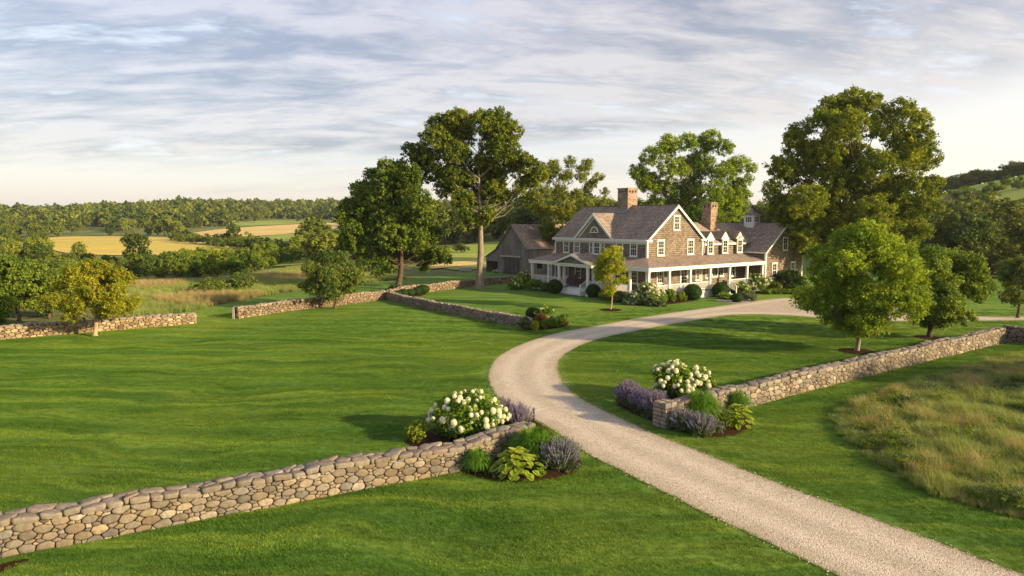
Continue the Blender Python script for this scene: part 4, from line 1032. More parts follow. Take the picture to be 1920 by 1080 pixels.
BEDS.append(bed([(1102, 553), (1130, 562), (1180, 571), (1230, 574), (1262, 570), (1290, 566), (1318, 560), (1322, 545), (1250, 530), (1150, 525), (1105, 535)]))
BEDS.append(bed([(1340, 556), (1360, 559), (1395, 552), (1440, 549), (1510, 546), (1510, 520), (1420, 525), (1340, 535)]))
BEDS.append(bed([(-30, 1070), (0, 1058), (45, 1047), (60, 1050), (20, 1066), (-30, 1090)], .01))
# ------------------------------------------------------------------ stone walls
def wl(px): return [tuple(G(*p)[:2]) for p in px]
a = wl([(0, 1046), (860, 884), (1000, 838)]); P0 = Vector(a[0]); P1 = Vector(a[1]); d = (P0-P1).normalized(); nrm = Vector((-d.y, d.x)); nrm = nrm if nrm.y > 0 else -nrm
w1 = [P0+d*9, P0, P1, Vector(a[2])]; w1 = [p+nrm*.32 for p in w1]
stone_wall('stone_wall', w1, [.88, .88, .86, .80], .58, 'nearest tan fieldstone wall crossing the lower left lawn', 11, n=18, rmin=.036, rmax=.13, cap=(.115, .20), asp=1.75)
a = [Vector(p) for p in wl([(1268, 800), (1400, 764), (1560, 722), (1740, 677), (1885, 642)])]
nn = (a[1]-a[0]).normalized(); nn = Vector((-nn.y, nn.x)); a = [p+nn*.31 for p in a]
stone_wall('stone_wall', a, [.92, .93, .92, .92, .95], .56, 'long tan fieldstone wall running right from the lavender bed', 12, n=14, rmin=.04, rmax=.135, cap=(.13, .23), asp=1.7)
b0 = a[-1]; b1 = Vector(tuple(G(1950, 650)[:2])); 
stone_wall('stone_wall', [b0+Vector((.38, .35)), b0+Vector((1.6, -.6)), b1], [1.05, 1.0, 1.0], .62, 'short grey fieldstone wall turning toward us at the far right', 13, n=9, rmin=.07, rmax=.17)
# squared pier at its end
pe = a[0]-(a[1]-a[0]).normalized()*.34; ang = math.atan2((a[1]-a[0]).y, (a[1]-a[0]).x)
rnd = random.Random(4); pier = tag(link('stone_pier', None, loc=(pe.x, pe.y, 0), rz=ang), 'squared grey stone end pier beside the purple lavender', 'pier')
z = 0; V = []; Fq = []; Cc = []
core = MB().box((-.29, -.29, 0), (.29, .29, .88)).build('core', 'joint', pier)
while z < .88:
    h = rnd.uniform(.13, .20)
    if z+h > .86: h = 1.02-z; 
    cut = rnd.uniform(-.12, .12); cut2 = rnd.uniform(-.1, .1)
    for (x0, x1, y0, y1) in ((-.34, cut, -.34, cut2), (cut, .34, -.34, cut2), (-.34, cut, cut2, .34), (cut, .34, cut2, .34)):
        col = random.Random(rnd.random()).choice([(.36, .34, .31), (.42, .37, .30), (.28, .27, .25), (.44, .38, .30)]); i = len(V)
        g = .012; j = lambda: rnd.uniform(-.012, .012)
        ring = []
        for (ins, zz) in ((.02, z+g), (0, z+.03), (0, z+h-.03), (.03, z+h-.004)):
            for (x, y) in ((x0+g+ins, y0+g+ins), (x1-g-ins, y0+g+ins), (x1-g-ins, y1-g-ins), (x0+g+ins, y1-g-ins)): V.append((x+j(), y+j(), zz+j()*.4)); Cc.append(col)
        for r_ in range(3):
            for q2 in range(4): Fq.append((i+r_*4+q2, i+r_*4+(q2+1) % 4, i+r_*4+4+(q2+1) % 4, i+r_*4+4+q2))
        Fq.append((i+12, i+13, i+14, i+15))
    z += h
o = link('squared_blocks', npmesh('squared_blocks', V, [np.array(Fq)], ['fieldstone'], col=Cc), pier); md = o.modifiers.new('b', 'BEVEL'); md.width = .012; md.segments = 2
GR = [(.36, .33, .29), (.28, .26, .235), (.42, .38, .33), (.24, .225, .20), (.33, .29, .25)]
BR_ = [(.32, .25, .18), (.26, .21, .16), (.40, .32, .23), (.22, .18, .14), (.36, .30, .24)]
stone_wall('stone_wall', [Vector(p)+Vector((.35, .3)) for p in wl([(722, 562), (770, 574), (870, 594), (985, 616)])], [.8, .78, .78, .75], .5, 'low grey fieldstone wall running down to the small driveway shrubs', 14, n=8, rmin=.055, rmax=.135, cap=(.11, .2), mat='far_fieldstone', pal=GR)
stone_wall('stone_wall', [Vector(p)+Vector((-.1, .35)) for p in wl([(441, 598), (560, 581), (650, 571), (724, 561)])], [.95, .95, .95, .9], .6, 'brown fieldstone wall behind the small round tree', 15, n=8, rmin=.055, rmax=.135, cap=(.11, .2), mat='far_fieldstone', pal=BR_)
stone_wall('stone_wall', [Vector(p)+Vector((0, .3)) for p in wl([(728, 560), (760, 552), (800, 548), (860, 540), (925, 533), (968, 529)])], [.9, .9, .9, .9, .9, .9], .6, 'low brown fieldstone wall passing behind the tall trunk toward the barn', 16, n=8, rmin=.07, rmax=.15, cap=(.12, .22), mat='far_fieldstone', pal=BR_)
YL = [(.50, .42, .28), (.44, .36, .25), (.56, .47, .32), (.36, .29, .20), (.48, .38, .24)]
stone_wall('stone_wall', [Vector(p)+Vector((0, .3)) for p in wl([(-60, 641), (0, 637), (120, 627), (250, 616), (364, 607)])], [.95, .95, .9, .85, .85], .6, 'sunlit golden fieldstone wall at the far left', 17, n=9, rmin=.055, rmax=.13, cap=(.11, .2), mat='far_fieldstone', pal=YL)
p = G(438, 598); link('wall_post', MB().box((-.075, -.075, 0), (.075, .075, .92)).prism([(-.075, -.075, .92), (.075, -.075, .92), (0, -.075, .98)], (0, .15, 0)).build('y', 'granite').data, loc=p); bpy.data.objects.remove(bpy.data.objects['y']); tag(bpy.data.objects['wall_post'], 'slim grey granite post at the left end of the brown wall', 'post')
# driveway bollard lamp behind the near wall end
p = G(1001, 800); t = tag(link('path_light', None, loc=p), 'small dark driveway lamp post behind the near wall end', 'lamp')
MB().tube([(0, 0, 0), (0, 0, .62), (0, 0, .63)], [.035, .03, .01], 8).build('post', 'iron', t)
MB().tube([(0, 0, .61), (0, 0, .64), (0, 0, .70), (0, 0, .73), (0, 0, .77)], [.02, .05, .05, .08, .01], 10).build('lamp_head', 'lead', t)

hz = MB().box((-2700, -700, -3.5), (2700, 3700, 52)).build('haze', 'haze'); hz['kind'] = 'stuff'; tag(hz, 'thin pale summer haze over the whole valley', 'haze')
# ------------------------------------------------------------------ tall trees surveyed lobe by lobe
T2 = [(777,290,17),(807,300,20),(833,243,25),(820,267,25),(860,230,20),(867,260,22),(853,287,22),(907,232,20),(933,232,22),(953,253,22),(924,263,20),(947,282,22),(908,303,15),(820,327,20),(847,333,22),(880,333,22),(920,327,24),(953,312,24),(980,300,14),(993,312,16),(1007,333,14),(983,352,18),(1017,322,13),(833,357,14),(867,373,17),(895,367,20),(930,360,20),(953,373,14),(913,400,13),(877,405,12),(905,417,9),(790,310,14),(1000,370,12)]
T1 = [(730,316,16),(753,319,16),(773,329,18),(703,336,18),(730,345,22),(768,350,22),(682,363,20),(713,370,22),(750,373,24),(785,378,22),(659,391,18),(687,400,22),(727,407,24),(765,410,24),(796,405,20),(645,413,13),(662,433,20),(700,437,22),(740,443,24),(778,445,22),(810,440,16),(670,463,18),(710,473,20),(753,473,20),(793,477,18),(826,477,16),(840,485,9),(687,493,13),(720,500,12),(798,497,12),(702,512,6),(735,505,8),(650,450,12)]
T5 = [(1583,196,22),(1546,210,22),(1612,205,20),(1527,233,22),(1573,240,26),(1624,245,18),(1670,215,20),(1698,234,20),(1708,266,20),(1667,258,22),(1722,298,20),(1680,302,26),(1484,253,16),(1489,285,22),(1450,314,18),(1491,328,26),(1535,288,26),(1544,338,28),(1592,300,26),(1631,312,24),(1607,352,28),(1443,357,16),(1458,389,22),(1506,381,28),(1559,386,28),(1648,360,26),(1695,350,24),(1732,350,18),(1750,364,9),(1728,389,18),(1687,396,26),(1631,398,26),(1484,420,22),(1530,430,26),(1590,430,26),(1650,434,26),(1704,430,20),(1724,434,13),(1501,449,16),(1544,468,20),(1515,470,11),(1690,458,20),(1617,468,22)]
T4 = [(1192,322,13),(1220,297,18),(1250,273,17),(1285,272,16),(1325,267,17),(1353,281,15),(1380,310,16),(1403,317,9),(1210,340,18),(1258,318,22),(1306,310,24),(1348,328,20),(1393,340,12),(1240,360,22),(1288,358,24),(1338,363,24),(1380,370,20),(1262,398,24),(1320,402,24),(1365,398,22),(1225,392,18)]
T3 = [(1037,312,10),(1067,306,10),(1098,312,11),(1030,333,13),(1060,331,11),(1087,334,10),(1120,334,8),(1132,360,7),(1107,348,8),(1017,360,14),(1047,360,12),(1080,366,10),(1003,387,14),(1030,402,15),(1063,398,14),(1095,388,13),(1027,428,14),(1033,450,11),(1052,438,12),(1130,384,8),(1085,420,12)]
b, L = px_lobes(747, 543, T1, 1); L = [(*l[:3], l[3]*1.2) for l in L]; tree('maple_tree', b, L, 2.6, .36, 125000, .215, 'leaf_maple_dark', 'bark_brown', 1, 'dark green spreading maple left of the tallest trunk')
b, L = px_lobes(899, 541, T2, 2, .42); L = [(*l[:3], l[3]*1.22) for l in L]; tree('oak_tree', b, L, 7.0, .50, 150000, .205, 'leaf_oak', 'bark_grey', 2, 'tall round crowned tree on a long bare grey trunk', flare=1.5, lean=(.15, 0), wob=.3)
b, L = px_lobes(1600, 541, T5, 5, .45); L = [(*l[:3], l[3]*1.32) for l in L]; tree('maple_tree', b, L, 4.5, .6, 205000, .225, 'leaf_big', 'bark_brown', 5, 'huge green maple towering right of the farmhouse')
b = Vector((30.2, 114, Hf(30.2, 114))); px_b = (960+30.2/114*F, HY+(CZ-b.z)/114*F)
_, L = px_lobes(px_b[0], px_b[1], T4, 4, .5, z0=b); L = [(*l[:3], l[3]*1.22) for l in L]; tree('oak_tree', b, L, 6, .42, 100000, .25, 'leaf_young', 'bark_brown', 4, 'broad bright green tree rising behind the farmhouse roof')
b, L = px_lobes(1052, 514, T3, 3, .45); L = [(*l[:3], l[3]*1.2) for l in L]; tree('locust_tree', b, L, 3.5, .26, 36000, .20, 'leaf_oak', 'bark_brown', 3, 'thin airy tree with open crown between barn and house', crown_kw=dict(sub=.5))
# ------------------------------------------------------------------ smaller trees
def small(name, px, py, w, h, z0, n, r, nleaf, size, leaf, bark, seed, label, th, r0, top=.4, off=0, depth=None, power=2.0, squash=.8, group=None, cat='tree'):
    rg = np.random.default_rng(seed); L = [(x+off*min(1, z/h+.3), y, z, q, squash) for x, y, z, q in env_lobes(rg, n, w, h-z0, z0, r, depth, top, power=power)]
    return tree(name, G(px, py), L, th, r0, nleaf, size, leaf, bark, seed, label, cat=cat, group=group, rtip=.01)
small('young_maple', 1607, 659, 7.9, 7.9, 1.1, 60, .90, 100000, .13, 'leaf_young', 'bark_grey', 21, 'bright green bushy tree in front of the huge maple', 1.3, .13, .36)
small('young_maple', 1742, 633, 6.3, 6.5, .7, 36, .85, 44000, .155, 'leaf_shrub', 'bark_brown', 22, 'green low spreading tree just right of the bright bushy tree', 1.2, .16, .42, off=.9)
small('young_maple', 1908, 596, 4.6, 5.3, 1.0, 20, .75, 14000, .16, 'leaf_small_dark', 'bark_brown', 23, 'small dark tree beside the road at the right edge', 1.3, .12, .45)
small('young_maple', 1145, 581, 3.6, 6.0, 1.35, 26, .55, 15000, .13, 'leaf_lime', 'bark_pale', 24, 'slender yellow green sapling in a round mulch bed before the porch', 1.5, .08, .34)
small('crab_apple_tree', 628, 579, 6.6, 5.6, .95, 44, .72, 42000, .13, 'leaf_small_dark', 'bark_brown', 25, 'small round dark tree in front of the brown wall', 1.0, .12, .4)
small('crab_apple_tree', 178, 630, 6.4, 5.3, 1.0, 44, .68, 46000, .12, 'leaf_gold', 'bark_pale', 26, 'golden green rounded tree before the far left wall', .9, .15, .42)
small('shade_tree', 36, 602, 6.5, 5.3, 1.3, 24, .9, 18000, .18, 'leaf_maple_dark', 'bark_brown', 27, 'dark tree with bare lower trunk beyond the golden wall', 1.8, .14, .5)
small('shade_tree', -2, 612, 2.6, 3.0, .4, 10, .6, 6000, .14, 'leaf_shrub', 'bark_brown', 28, 'bright green bush tree cut by the left edge', .6, .08, .5)
small('shade_tree', 92, 596, 4.6, 3.2, .5, 14, .8, 12000, .16, 'leaf_maple_dark', 'bark_brown', 29, 'low dark tree just behind the golden green one', .8, .1, .5)
# ------------------------------------------------------------------ woods and hedgerows: shared crowns, one object per tree
def one_mesh(name, seed, n, w, h, z0, r, nleaf, size, leaf, bark, th, r0, top=.5, per=22, **kw):
    rg = np.random.default_rng(seed); L = env_lobes(rg, n, w, h-z0, z0, r, None, top)
    V, Fq, ti = lobed(rg, L, nleaf, size, per=per, **kw)
    tv, tf = limbs(rg, L, th, r0, frac=.5, sides=5, rtip=.03)
    return npmesh(name, np.concatenate([V, tv]), [Fq, tf+len(V)], [leaf, bark], tint=np.concatenate([ti, np.full(len(tv), .3)]), mi=[0, 1])
WD = [one_mesh('wood_tree', 100+k, n, w, 10, z0, r, 5200, .50, 'leaf_wood', 'bark_brown', 2.2, .22, tp) for k, (n, w, z0, r, tp) in enumerate([(16, 9.5, .8, 1.9, .45), (13, 8, .6, 1.8, .5), (18, 10.5, 1.0, 1.7, .55), (12, 7, .5, 1.7, .4), (20, 9, .5, 1.4, .5)])]
HL = [one_mesh('hill_tree', 120+k, n, w, 10, z0, r, 9000, .34, 'leaf_hill', 'bark_brown', 2.2, .25, tp) for k, (n, w, z0, r, tp) in enumerate([(26, 11, .5, 1.6, .45), (22, 9, .8, 1.5, .5), (30, 12, .4, 1.5, .5)])]
BU = [one_mesh('field_bush', 140+k, n, w, 3, .05, r, 3800, .22, 'leaf_bush', 'bark_brown', .3, .05, .42, per=26) for k, (n, w, r) in enumerate([(10, 4.2, .85), (14, 5.5, .75), (7, 3.4, .9), (16, 7, .75)])]
BD = [one_mesh('field_bush', 160+k, n, w, 3, .05, r, 3800, .22, 'leaf_small_dark', 'bark_brown', .3, .05, .42, per=26) for k, (n, w, r) in enumerate([(10, 4.4, .85), (14, 6, .75)])]
DK = [one_mesh('dark_wood_tree', 180+k, n, w, 10, z0, r, 8000, .36, 'leaf_maple_dark', 'bark_brown', 2.2, .25, tp) for k, (n, w, z0, r, tp) in enumerate([(24, 11, 1.6, 1.6, .5), (20, 9, 2.0, 1.6, .5)])]
rw = random.Random(77)
def in_poly(P, x, y):
    c = False; j = len(P)-1
    for i in range(len(P)):
        if (P[i][1] > y) != (P[j][1] > y) and x < (P[j][0]-P[i][0])*(y-P[i][1])/(P[j][1]-P[i][1])+P[i][0]: c = not c
        j = i
    return c
def put(name, me, p, s, sz, label, cat, group, tilt=0):
    o = link(name, me, loc=(p.x, p.y, p.z-.05), rz=rw.uniform(0, 6.28)); o.scale = (s*rw.uniform(.85, 1.2), s*rw.uniform(.85, 1.2), sz*rw.uniform(.9, 1.1)); return tag(o, label, cat, group)
def wood(name, P, n, h0, h1, ms, label, cat, group, href=10, mind=0, stretch=1.0):
    xs = [p[0] for p in P]; ys = [p[1] for p in P]; k = 0; t = 0; used = []
    while k < n and t < n*80:
        t += 1; x = rw.uniform(min(xs), max(xs)); y = rw.uniform(min(ys), max(ys))
        if not in_poly(P, x, y): continue
        if any(abs(x-a)/mind < 1 and abs(y-b)/(mind*.35) < 1 for a, b in used) if mind else False: continue
        used.append((x, y)); p = G(x, y); h = rw.uniform(h0, h1)/href; put(name, rw.choice(ms), p, h*stretch, h, label, cat, group); k += 1
wood('wood_tree', [(-40, 418), (-40, 470), (60, 460), (88, 448), (150, 442), (330, 444), (360, 428), (480, 420), (560, 412), (560, 409), (300, 409)], 92, 7, 10.5, WD, 'leafy tree in the wood above the golden field', 'tree', 'trees of the wood above the golden field', mind=9)
wood('wood_tree', [(-40, 470), (-40, 520), (100, 500), (90, 470), (40, 462)], 16, 4, 6, WD, 'tall green tree in the clump at the left edge', 'tree', 'trees of the clump at the left edge', mind=10)
wood('dark_wood_tree', [(-40, 545), (-40, 598), (80, 596), (110, 560), (60, 530)], 15, 3.2, 4.4, DK, 'dark shaded tree beyond the golden wall', 'tree', 'dark trees beyond the golden wall', mind=12)
wood('field_bush', [(60, 490), (190, 493), (300, 494), (330, 520), (250, 528), (110, 530), (90, 505)], 44, 1.6, 3.0, BU+BD, 'rounded bush in the thicket below the golden field', 'bush', 'bushes of the thicket below the golden field', 3, mind=9)
wood('field_bush', [(300, 494), (440, 486), (520, 478), (600, 476), (600, 484), (540, 492), (500, 502), (470, 515), (420, 520), (330, 520)], 90, 2.0, 3.5, BU, 'sunlit rounded bush in the hedge above the rough meadow', 'bush', 'bushes of the hedge above the rough meadow', 3, mind=9)
wood('hedge_bush', [(310, 446), (360, 449), (460, 462), (540, 470), (540, 476), (440, 468), (320, 452)], 40, 2.2, 3.8, BD, 'dark hedgerow bush between the golden and straw fields', 'bush', 'dark bushes of the hedgerow between two fields', 3, mind=4)
for x, y, h, label in ((257, 499, 6.6, 'round green tree standing on the edge of the golden field'), (350, 452, 4.6, 'dark leaning tree at the left end of the field hedgerow'), (437, 459, 8, 'pale crowned tree above the field hedgerow'), (465, 461, 5.2, 'dark round tree right of the pale crowned one'), (590, 468, 9, 'loose pale green tree beside the dark maple'), (572, 470, 5.6, 'dark bushy tree left of the maple crown'), (150, 482, 3.5, 'bare tipped grey green tree at the field edge'), (560, 418, 6, 'small round tree between straw field and pasture')):
    p = G(x, y); put('field_tree', rw.choice(WD), p, h/10, h/10, label, 'tree', None)
wood('wood_tree', [(540, 470), (640, 455), (700, 462), (720, 490), (640, 500), (560, 492)], 26, 4, 6.5, WD+BU[:0], 'green tree in the wood behind the dark maple', 'tree', 'trees of the wood behind the dark maple', mind=12)
wood('wood_tree', [(640, 440), (1000, 436), (1000, 451), (930, 449), (850, 457), (800, 464), (700, 464)], 60, 9, 12.5, WD, 'dark tree in the wood beyond the barn', 'tree', 'trees of the wood beyond the barn', mind=12)
wood('wood_tree', [(1000, 460), (1480, 460), (1480, 440), (1000, 440)], 46, 10.5, 13.5, WD, 'leafy tree in the wood behind the farmhouse', 'tree', 'trees of the wood behind the farmhouse', mind=14)
wood('hill_tree', [(1700, 521), (1850, 521), (1990, 526), (1990, 448), (1800, 440), (1760, 425), (1720, 405), (1690, 440)], 56, 7, 10, HL, 'dark leafy tree on the wooded hillside at right', 'tree', 'trees of the wooded hillside at right', mind=13)
for k in range(46):
    px = 1725+k*6+rw.uniform(-5, 5); a_, q_, _ = crest(px); q_ += rw.uniform(2, 14); h = rw.uniform(3.6, 6.4)
    put('hill_tree', rw.choice(HL), Vector((a_*q_, q_, Hf(a_*q_, q_))), h/10*1.15, h/10, 'tree on the skyline of the right hill', 'tree', 'trees on the skyline of the right hill')
for k in range(26):
    px = rw.uniform(1775, 1925); _, q_, py = crest(px); h = rw.uniform(1.2, 3.2); put('field_bush', rw.choice(BU), G(px, py+rw.uniform(6, 42)), h/3, h/3, 'green bush on the grassy slope of the right hill', 'bush', 'bushes on the grassy slope of the right hill')
p = G(1857, 514); put('hill_tree', HL[0], p, 1.35, 1.15, 'big dark tree with pale trunk at the foot of the hill', 'tree', None)
for x, y, h, w, label in ((390, 551, 1.9, 1.15, 'dark low bush alone in the rough meadow, left one of two'), (447, 546, 1.9, 1.4, 'dark low bush in the rough meadow, right one of two'), (864, 474, 2.2, 1.2, 'small dark bush on the pale slope behind the barn'), (332, 557, .7, .4, 'tiny dark shrub in the rough meadow')):
    put('field_bush', BD[0], G(x, y), h/3*w, h/3, label, 'bush', None)
# ------------------------------------------------------------------ the far ridge: one mass
def lowcrown(seed, n=520, size=1.5):
    rg = np.random.default_rng(seed); L = env_lobes(rg, 12, 12, 9.5, .5, 2.1, None, .55); V, Fq, ti = lobed(rg, L, n, size, per=10); return (V, Fq, ti, 0)
rg = np.random.default_rng(8); N = 11500
X = rg.uniform(-1000, 1000, N*2); Y = rg.uniform(430, 1060, N*2); k = (np.abs(X) < .86*Y+30); X, Y = X[k][:N], Y[k][:N]
keep = np.ones(len(X), bool)
for q in ([(330, 446), (400, 428), (480, 422), (570, 417), (660, 412), (660, 430), (560, 440), (500, 446), (420, 450)], [(420, 423), (480, 410), (560, 410), (640, 413), (560, 425)], [(60, 452), (470, 470), (480, 440), (250, 440)]):
    A = np.array(gp(q)); keep &= ~inside(A, X, Y)
X, Y = X[keep], Y[keep]
scatter('far_woodland', [lowcrown(201), lowcrown(202), lowcrown(203)], ['leaf_wood'], np.stack([X, Y, H(X, Y)-.3], 1), rg.uniform(0, 6.28, len(X)), rg.uniform(.65, 1.0, len(X))+.55*rg.random(len(X))**3, rg.integers(0, 3, len(X)), 'far wooded ridge running along the horizon', 'woodland')
# ------------------------------------------------------------------ turf
keepouts = [A for A in BEDS[:6]]
def turf():
    rg = np.random.default_rng(3); srcs = []
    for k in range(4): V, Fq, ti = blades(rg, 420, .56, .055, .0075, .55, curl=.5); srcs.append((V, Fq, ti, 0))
    xs, ys = np.meshgrid(np.arange(-52, 52, .46), np.arange(11, 62, .46)); x = xs.ravel()+rg.uniform(-.1, .1, xs.size); y = ys.ravel()+rg.uniform(-.1, .1, xs.size)
    k = (np.abs(x) < .80*y+1.5) & (rg.random(len(x)) < np.clip((64-y)/22, .0, 1)); x, y = x[k], y[k]
    k = inside(LA, x, y) & (edge_dist(LA, x, y) > .3); x, y = x[k], y[k]
    ind = inside(DA, x, y); k = ~ind & (edge_dist(DA, x, y) > .24); x, y = x[k], y[k]
    for A in BEDS: A = np.array([(p[0], p[1]) for p in A]); k = ~inside(A, x, y) & (edge_dist(A, x, y) > .22); x, y = x[k], y[k]
    k = ~inside(MA, x, y); x, y = x[k], y[k]
    # a fine fringe along the drive and beds
    ex, ey = [], []
    for A, off in [(DA, -.05)]+[(np.array([(p[0], p[1]) for p in A]), -.04) for A in BEDS]:
        n = len(A)
        for i in range(n):
            a, b = A[i], A[(i+1) % n]; Lk = np.hypot(*(b-a)); m = int(Lk/.07)
            if Lk > 12: continue
            for q in range(m):
                c = a+(b-a)*(q+rg.random())/max(m, 1)
                if 11 < c[1] < 48 and abs(c[0]) < .8*c[1]+1: ex.append(c[0]+rg.normal(0, .035)); ey.append(c[1]+rg.normal(0, .035))
    V, Fq, ti = blades(rg, 26, .12, .06, .0075, .7, curl=.5); srcs.append((V, Fq, ti, 0))
    X = np.concatenate([x, ex]); Y = np.concatenate([y, ey]); n1 = len(x); n2 = len(ex)
    s = np.concatenate([.92+.22*np.sin(x*.9+np.sin(y*1.7)*1.2)*np.sin(y*1.3)+rg.uniform(-.08, .12, n1), rg.uniform(.7, 1.2, n2)])
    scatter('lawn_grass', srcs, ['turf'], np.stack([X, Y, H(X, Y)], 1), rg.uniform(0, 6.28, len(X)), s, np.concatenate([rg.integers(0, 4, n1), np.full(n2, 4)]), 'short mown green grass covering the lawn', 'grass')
mp = gp([(1560, 800), (1566, 775), (1600, 757), (1640, 740), (1720, 715), (1820, 690), (1880, 675), (1950, 662)]); mp += [(mp[-1][0]+10, mp[-1][1]+1)]; mq = gp([(1950, 985), (1850, 958), (1780, 938), (1700, 905), (1640, 868), (1590, 830)]); mp += [(mq[0][0]+10, mq[0][1]-2)]+mq
_, MA = sheet('rough_grass_patch', smooth_poly(mp, 2), .8, .006, 'meadow_turf')
turf()
def tall():
    rg = np.random.default_rng(9); srcs = []
    for k in range(3): V, Fq, ti = blades(rg, 170, .75, .42, .008, .6, clump=9, curl=.35); srcs.append((V, Fq, ti, 0))
    for k in range(2): V, Fq, ti = blades(rg, 130, .6, .62, .007, .5, clump=5, curl=.4); srcs.append((V, Fq, ti, 1))
    V, Fq, ti = blades(rg, 240, .7, .16, .008, .7, clump=0, curl=.4); srcs.append((V, Fq, ti, 0))
    V, Fq, ti = blades(rg, 200, .5, .34, .012, .9, clump=4, curl=.3); srcs.append((V, Fq, ti, 2))
    for k, (w_, h_) in enumerate(((.9, .42), (1.2, .5))):
        L = env_lobes(rg, 9, w_, h_, 0, .2, None, .4); V, Fq, ti = lobed(rg, L, 900, .045, per=16); srcs.append((V, Fq, ti, 3+k))
    x0, y0 = MA.min(0); x1, y1 = MA.max(0); n = 25000; x = rg.uniform(x0, x1, n); y = rg.uniform(y0, y1, n); k = inside(MA, x, y); x, y = x[k], y[k]
    d = edge_dist(MA, x, y); nz = np.sin(x*1.1+np.sin(y*.7)*2)*np.sin(y*.9+x*.35); nz2 = np.sin(x*.45+2+np.sin(y*.4))*np.sin(y*.55+1)
    belt = (d < 2.4+1.2*nz2); r = rg.random(len(x)); left = x < (x0+ (x1-x0)*.30)
    vid = np.where(belt | left, np.where(r < .62, rg.integers(0, 3, len(x)), np.where(nz > .30, rg.integers(3, 5, len(x)), np.where(r < .8, 6, 0))), np.where(nz+nz2 > .75, np.where(r < .5, 1, 6), 5))
    keep = rg.random(len(x)) < np.where(vid == 5, .55, np.where(vid >= 3, .55, .8)); x, y, vid, d = x[keep], y[keep], vid[keep], d[keep]
    s = rg.uniform(.45, 1.3, len(x))*np.clip(.55+d*.6, .5, 1.0)*(.8+.35*np.sin(x*2.3+y)*np.sin(y*1.9-x))
    far_ = rg.random(len(x)) < np.where(belt[keep], .13, .03)
    vid = np.where(far_, np.where((y > 30) | (rg.random(len(x)) < .3), 7, 8), vid)
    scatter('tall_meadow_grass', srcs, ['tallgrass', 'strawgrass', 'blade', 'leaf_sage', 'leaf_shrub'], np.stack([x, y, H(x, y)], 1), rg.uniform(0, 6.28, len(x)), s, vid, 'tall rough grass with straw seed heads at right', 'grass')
    # the rough meadow beyond the left walls
    A = np.array(gp([(250, 597), (335, 586), (420, 568), (520, 550), (640, 535), (760, 522), (700, 505), (560, 500), (480, 515), (400, 525), (260, 530), (200, 560)])); x0, y0 = A.min(0); x1, y1 = A.max(0); n = 9000
    x = rg.uniform(x0, x1, n); y = rg.uniform(y0, y1, n); k = inside(A, x, y) & ~inside(LA, x, y); x, y = x[k], y[k]; nz = np.sin(x*.16)*np.sin(y*.23+x*.05)
    vid = np.where(nz > .42, rg.integers(3, 5, len(x)), rg.integers(0, 3, len(x)))
    scatter('meadow_grass', srcs[:5], ['tallgrass', 'strawgrass'], np.stack([x, y, H(x, y)-.05], 1), rg.uniform(0, 6.28, len(x)), rg.uniform(.7, 1.5, len(x)), vid, 'rough tan and green meadow grass beyond the left walls', 'grass')
tall()
# ------------------------------------------------------------------ garden plants
def fol(rg, w, h, nleaf, size, n=14, r=None, leaf='leaf_shrub', z0=.0, **kw):
    L = env_lobes(rg, n, w, h-z0, z0, r or w*.2, None, kw.pop('top', .4)); V, Fq, ti = lobed(rg, L, nleaf, size, **kw); return V, Fq, ti, L
def bloom_mesh(seed, r=.105, mat='petal'):
    rg = np.random.default_rng(seed); n = 210; d = rg.normal(size=(n, 3)); d /= np.linalg.norm(d, axis=1, keepdims=True)
    C = d*np.array([1, 1, 1.15])*r*rg.uniform(.86, 1.0, (n, 1)); V, Fq, ti = leaves(rg, C, np.full(n, .004), np.full(n, 1), r*.42, up=0, outw=0, base=rg.normal(0, .1, n))
    # face the petals outwards
    q = V.reshape(n, 4, 3); c = q.mean(1, keepdims=True); nn = d[:, None, :]; q = q-c; q = q-(q*nn).sum(-1, keepdims=True)*nn*.75; V = (q*1.1+c).reshape(-1, 3)
    i = len(V); u = []; 
    import itertools
    th = np.linspace(0, np.pi, 7); ph = np.linspace(0, 2*np.pi, 10, endpoint=False)
    S_ = np.array([(math.sin(t)*math.cos(p)*r*.84, math.sin(t)*math.sin(p)*r*.84, math.cos(t)*r*.98) for t in th for p in ph])
    f2 = np.array([(a*10+b_, a*10+(b_+1) % 10, (a+1)*10+(b_+1) % 10, (a+1)*10+b_) for a in range(6) for b_ in range(10)])+i
    return npmesh('bloom', np.concatenate([V, S_]), [Fq, f2], [mat], tint=np.concatenate([ti, np.full(len(S_), .3)]))
BL = [bloom_mesh(k) for k in range(3)]
def hydrangea(p, w, h, label, seed, nb=60, nleaf=9000, size=.10):
    rg = np.random.default_rng(seed); t = tag(link('hydrangea_bush', None, loc=p), label, 'hydrangea'); V, Fq, ti, L = fol(rg, w, h*.93, nleaf, size, 16, w*.19)
    link('foliage', npmesh('foliage', V, Fq, ['leaf_hydrangea'], tint=ti), t); k = 0; used = []; tr = 0
    while k < nb and tr < 4000:
        tr += 1; l = L[rg.integers(len(L))]; d = rg.normal(size=3); d[2] = abs(d[2])*.9+.05; d[1] -= .35; d /= np.linalg.norm(d); c = np.array(l[:3])+d*np.array([1, 1, .85])*l[3]*1.1
        if any(np.linalg.norm(np.array(q[:3])-c)*1.0 < q[3]*.72 for q in L) or any(np.linalg.norm(u-c) < .165 for u in used) or c[2] < .2: continue
        used.append(c); o = link('bloom', BL[k % 3], t, tuple(c), rg.uniform(0, 6)); s = rg.uniform(.65, 1.22); o.scale = (s, s, s*rg.uniform(.9, 1.1)); k += 1
    return t
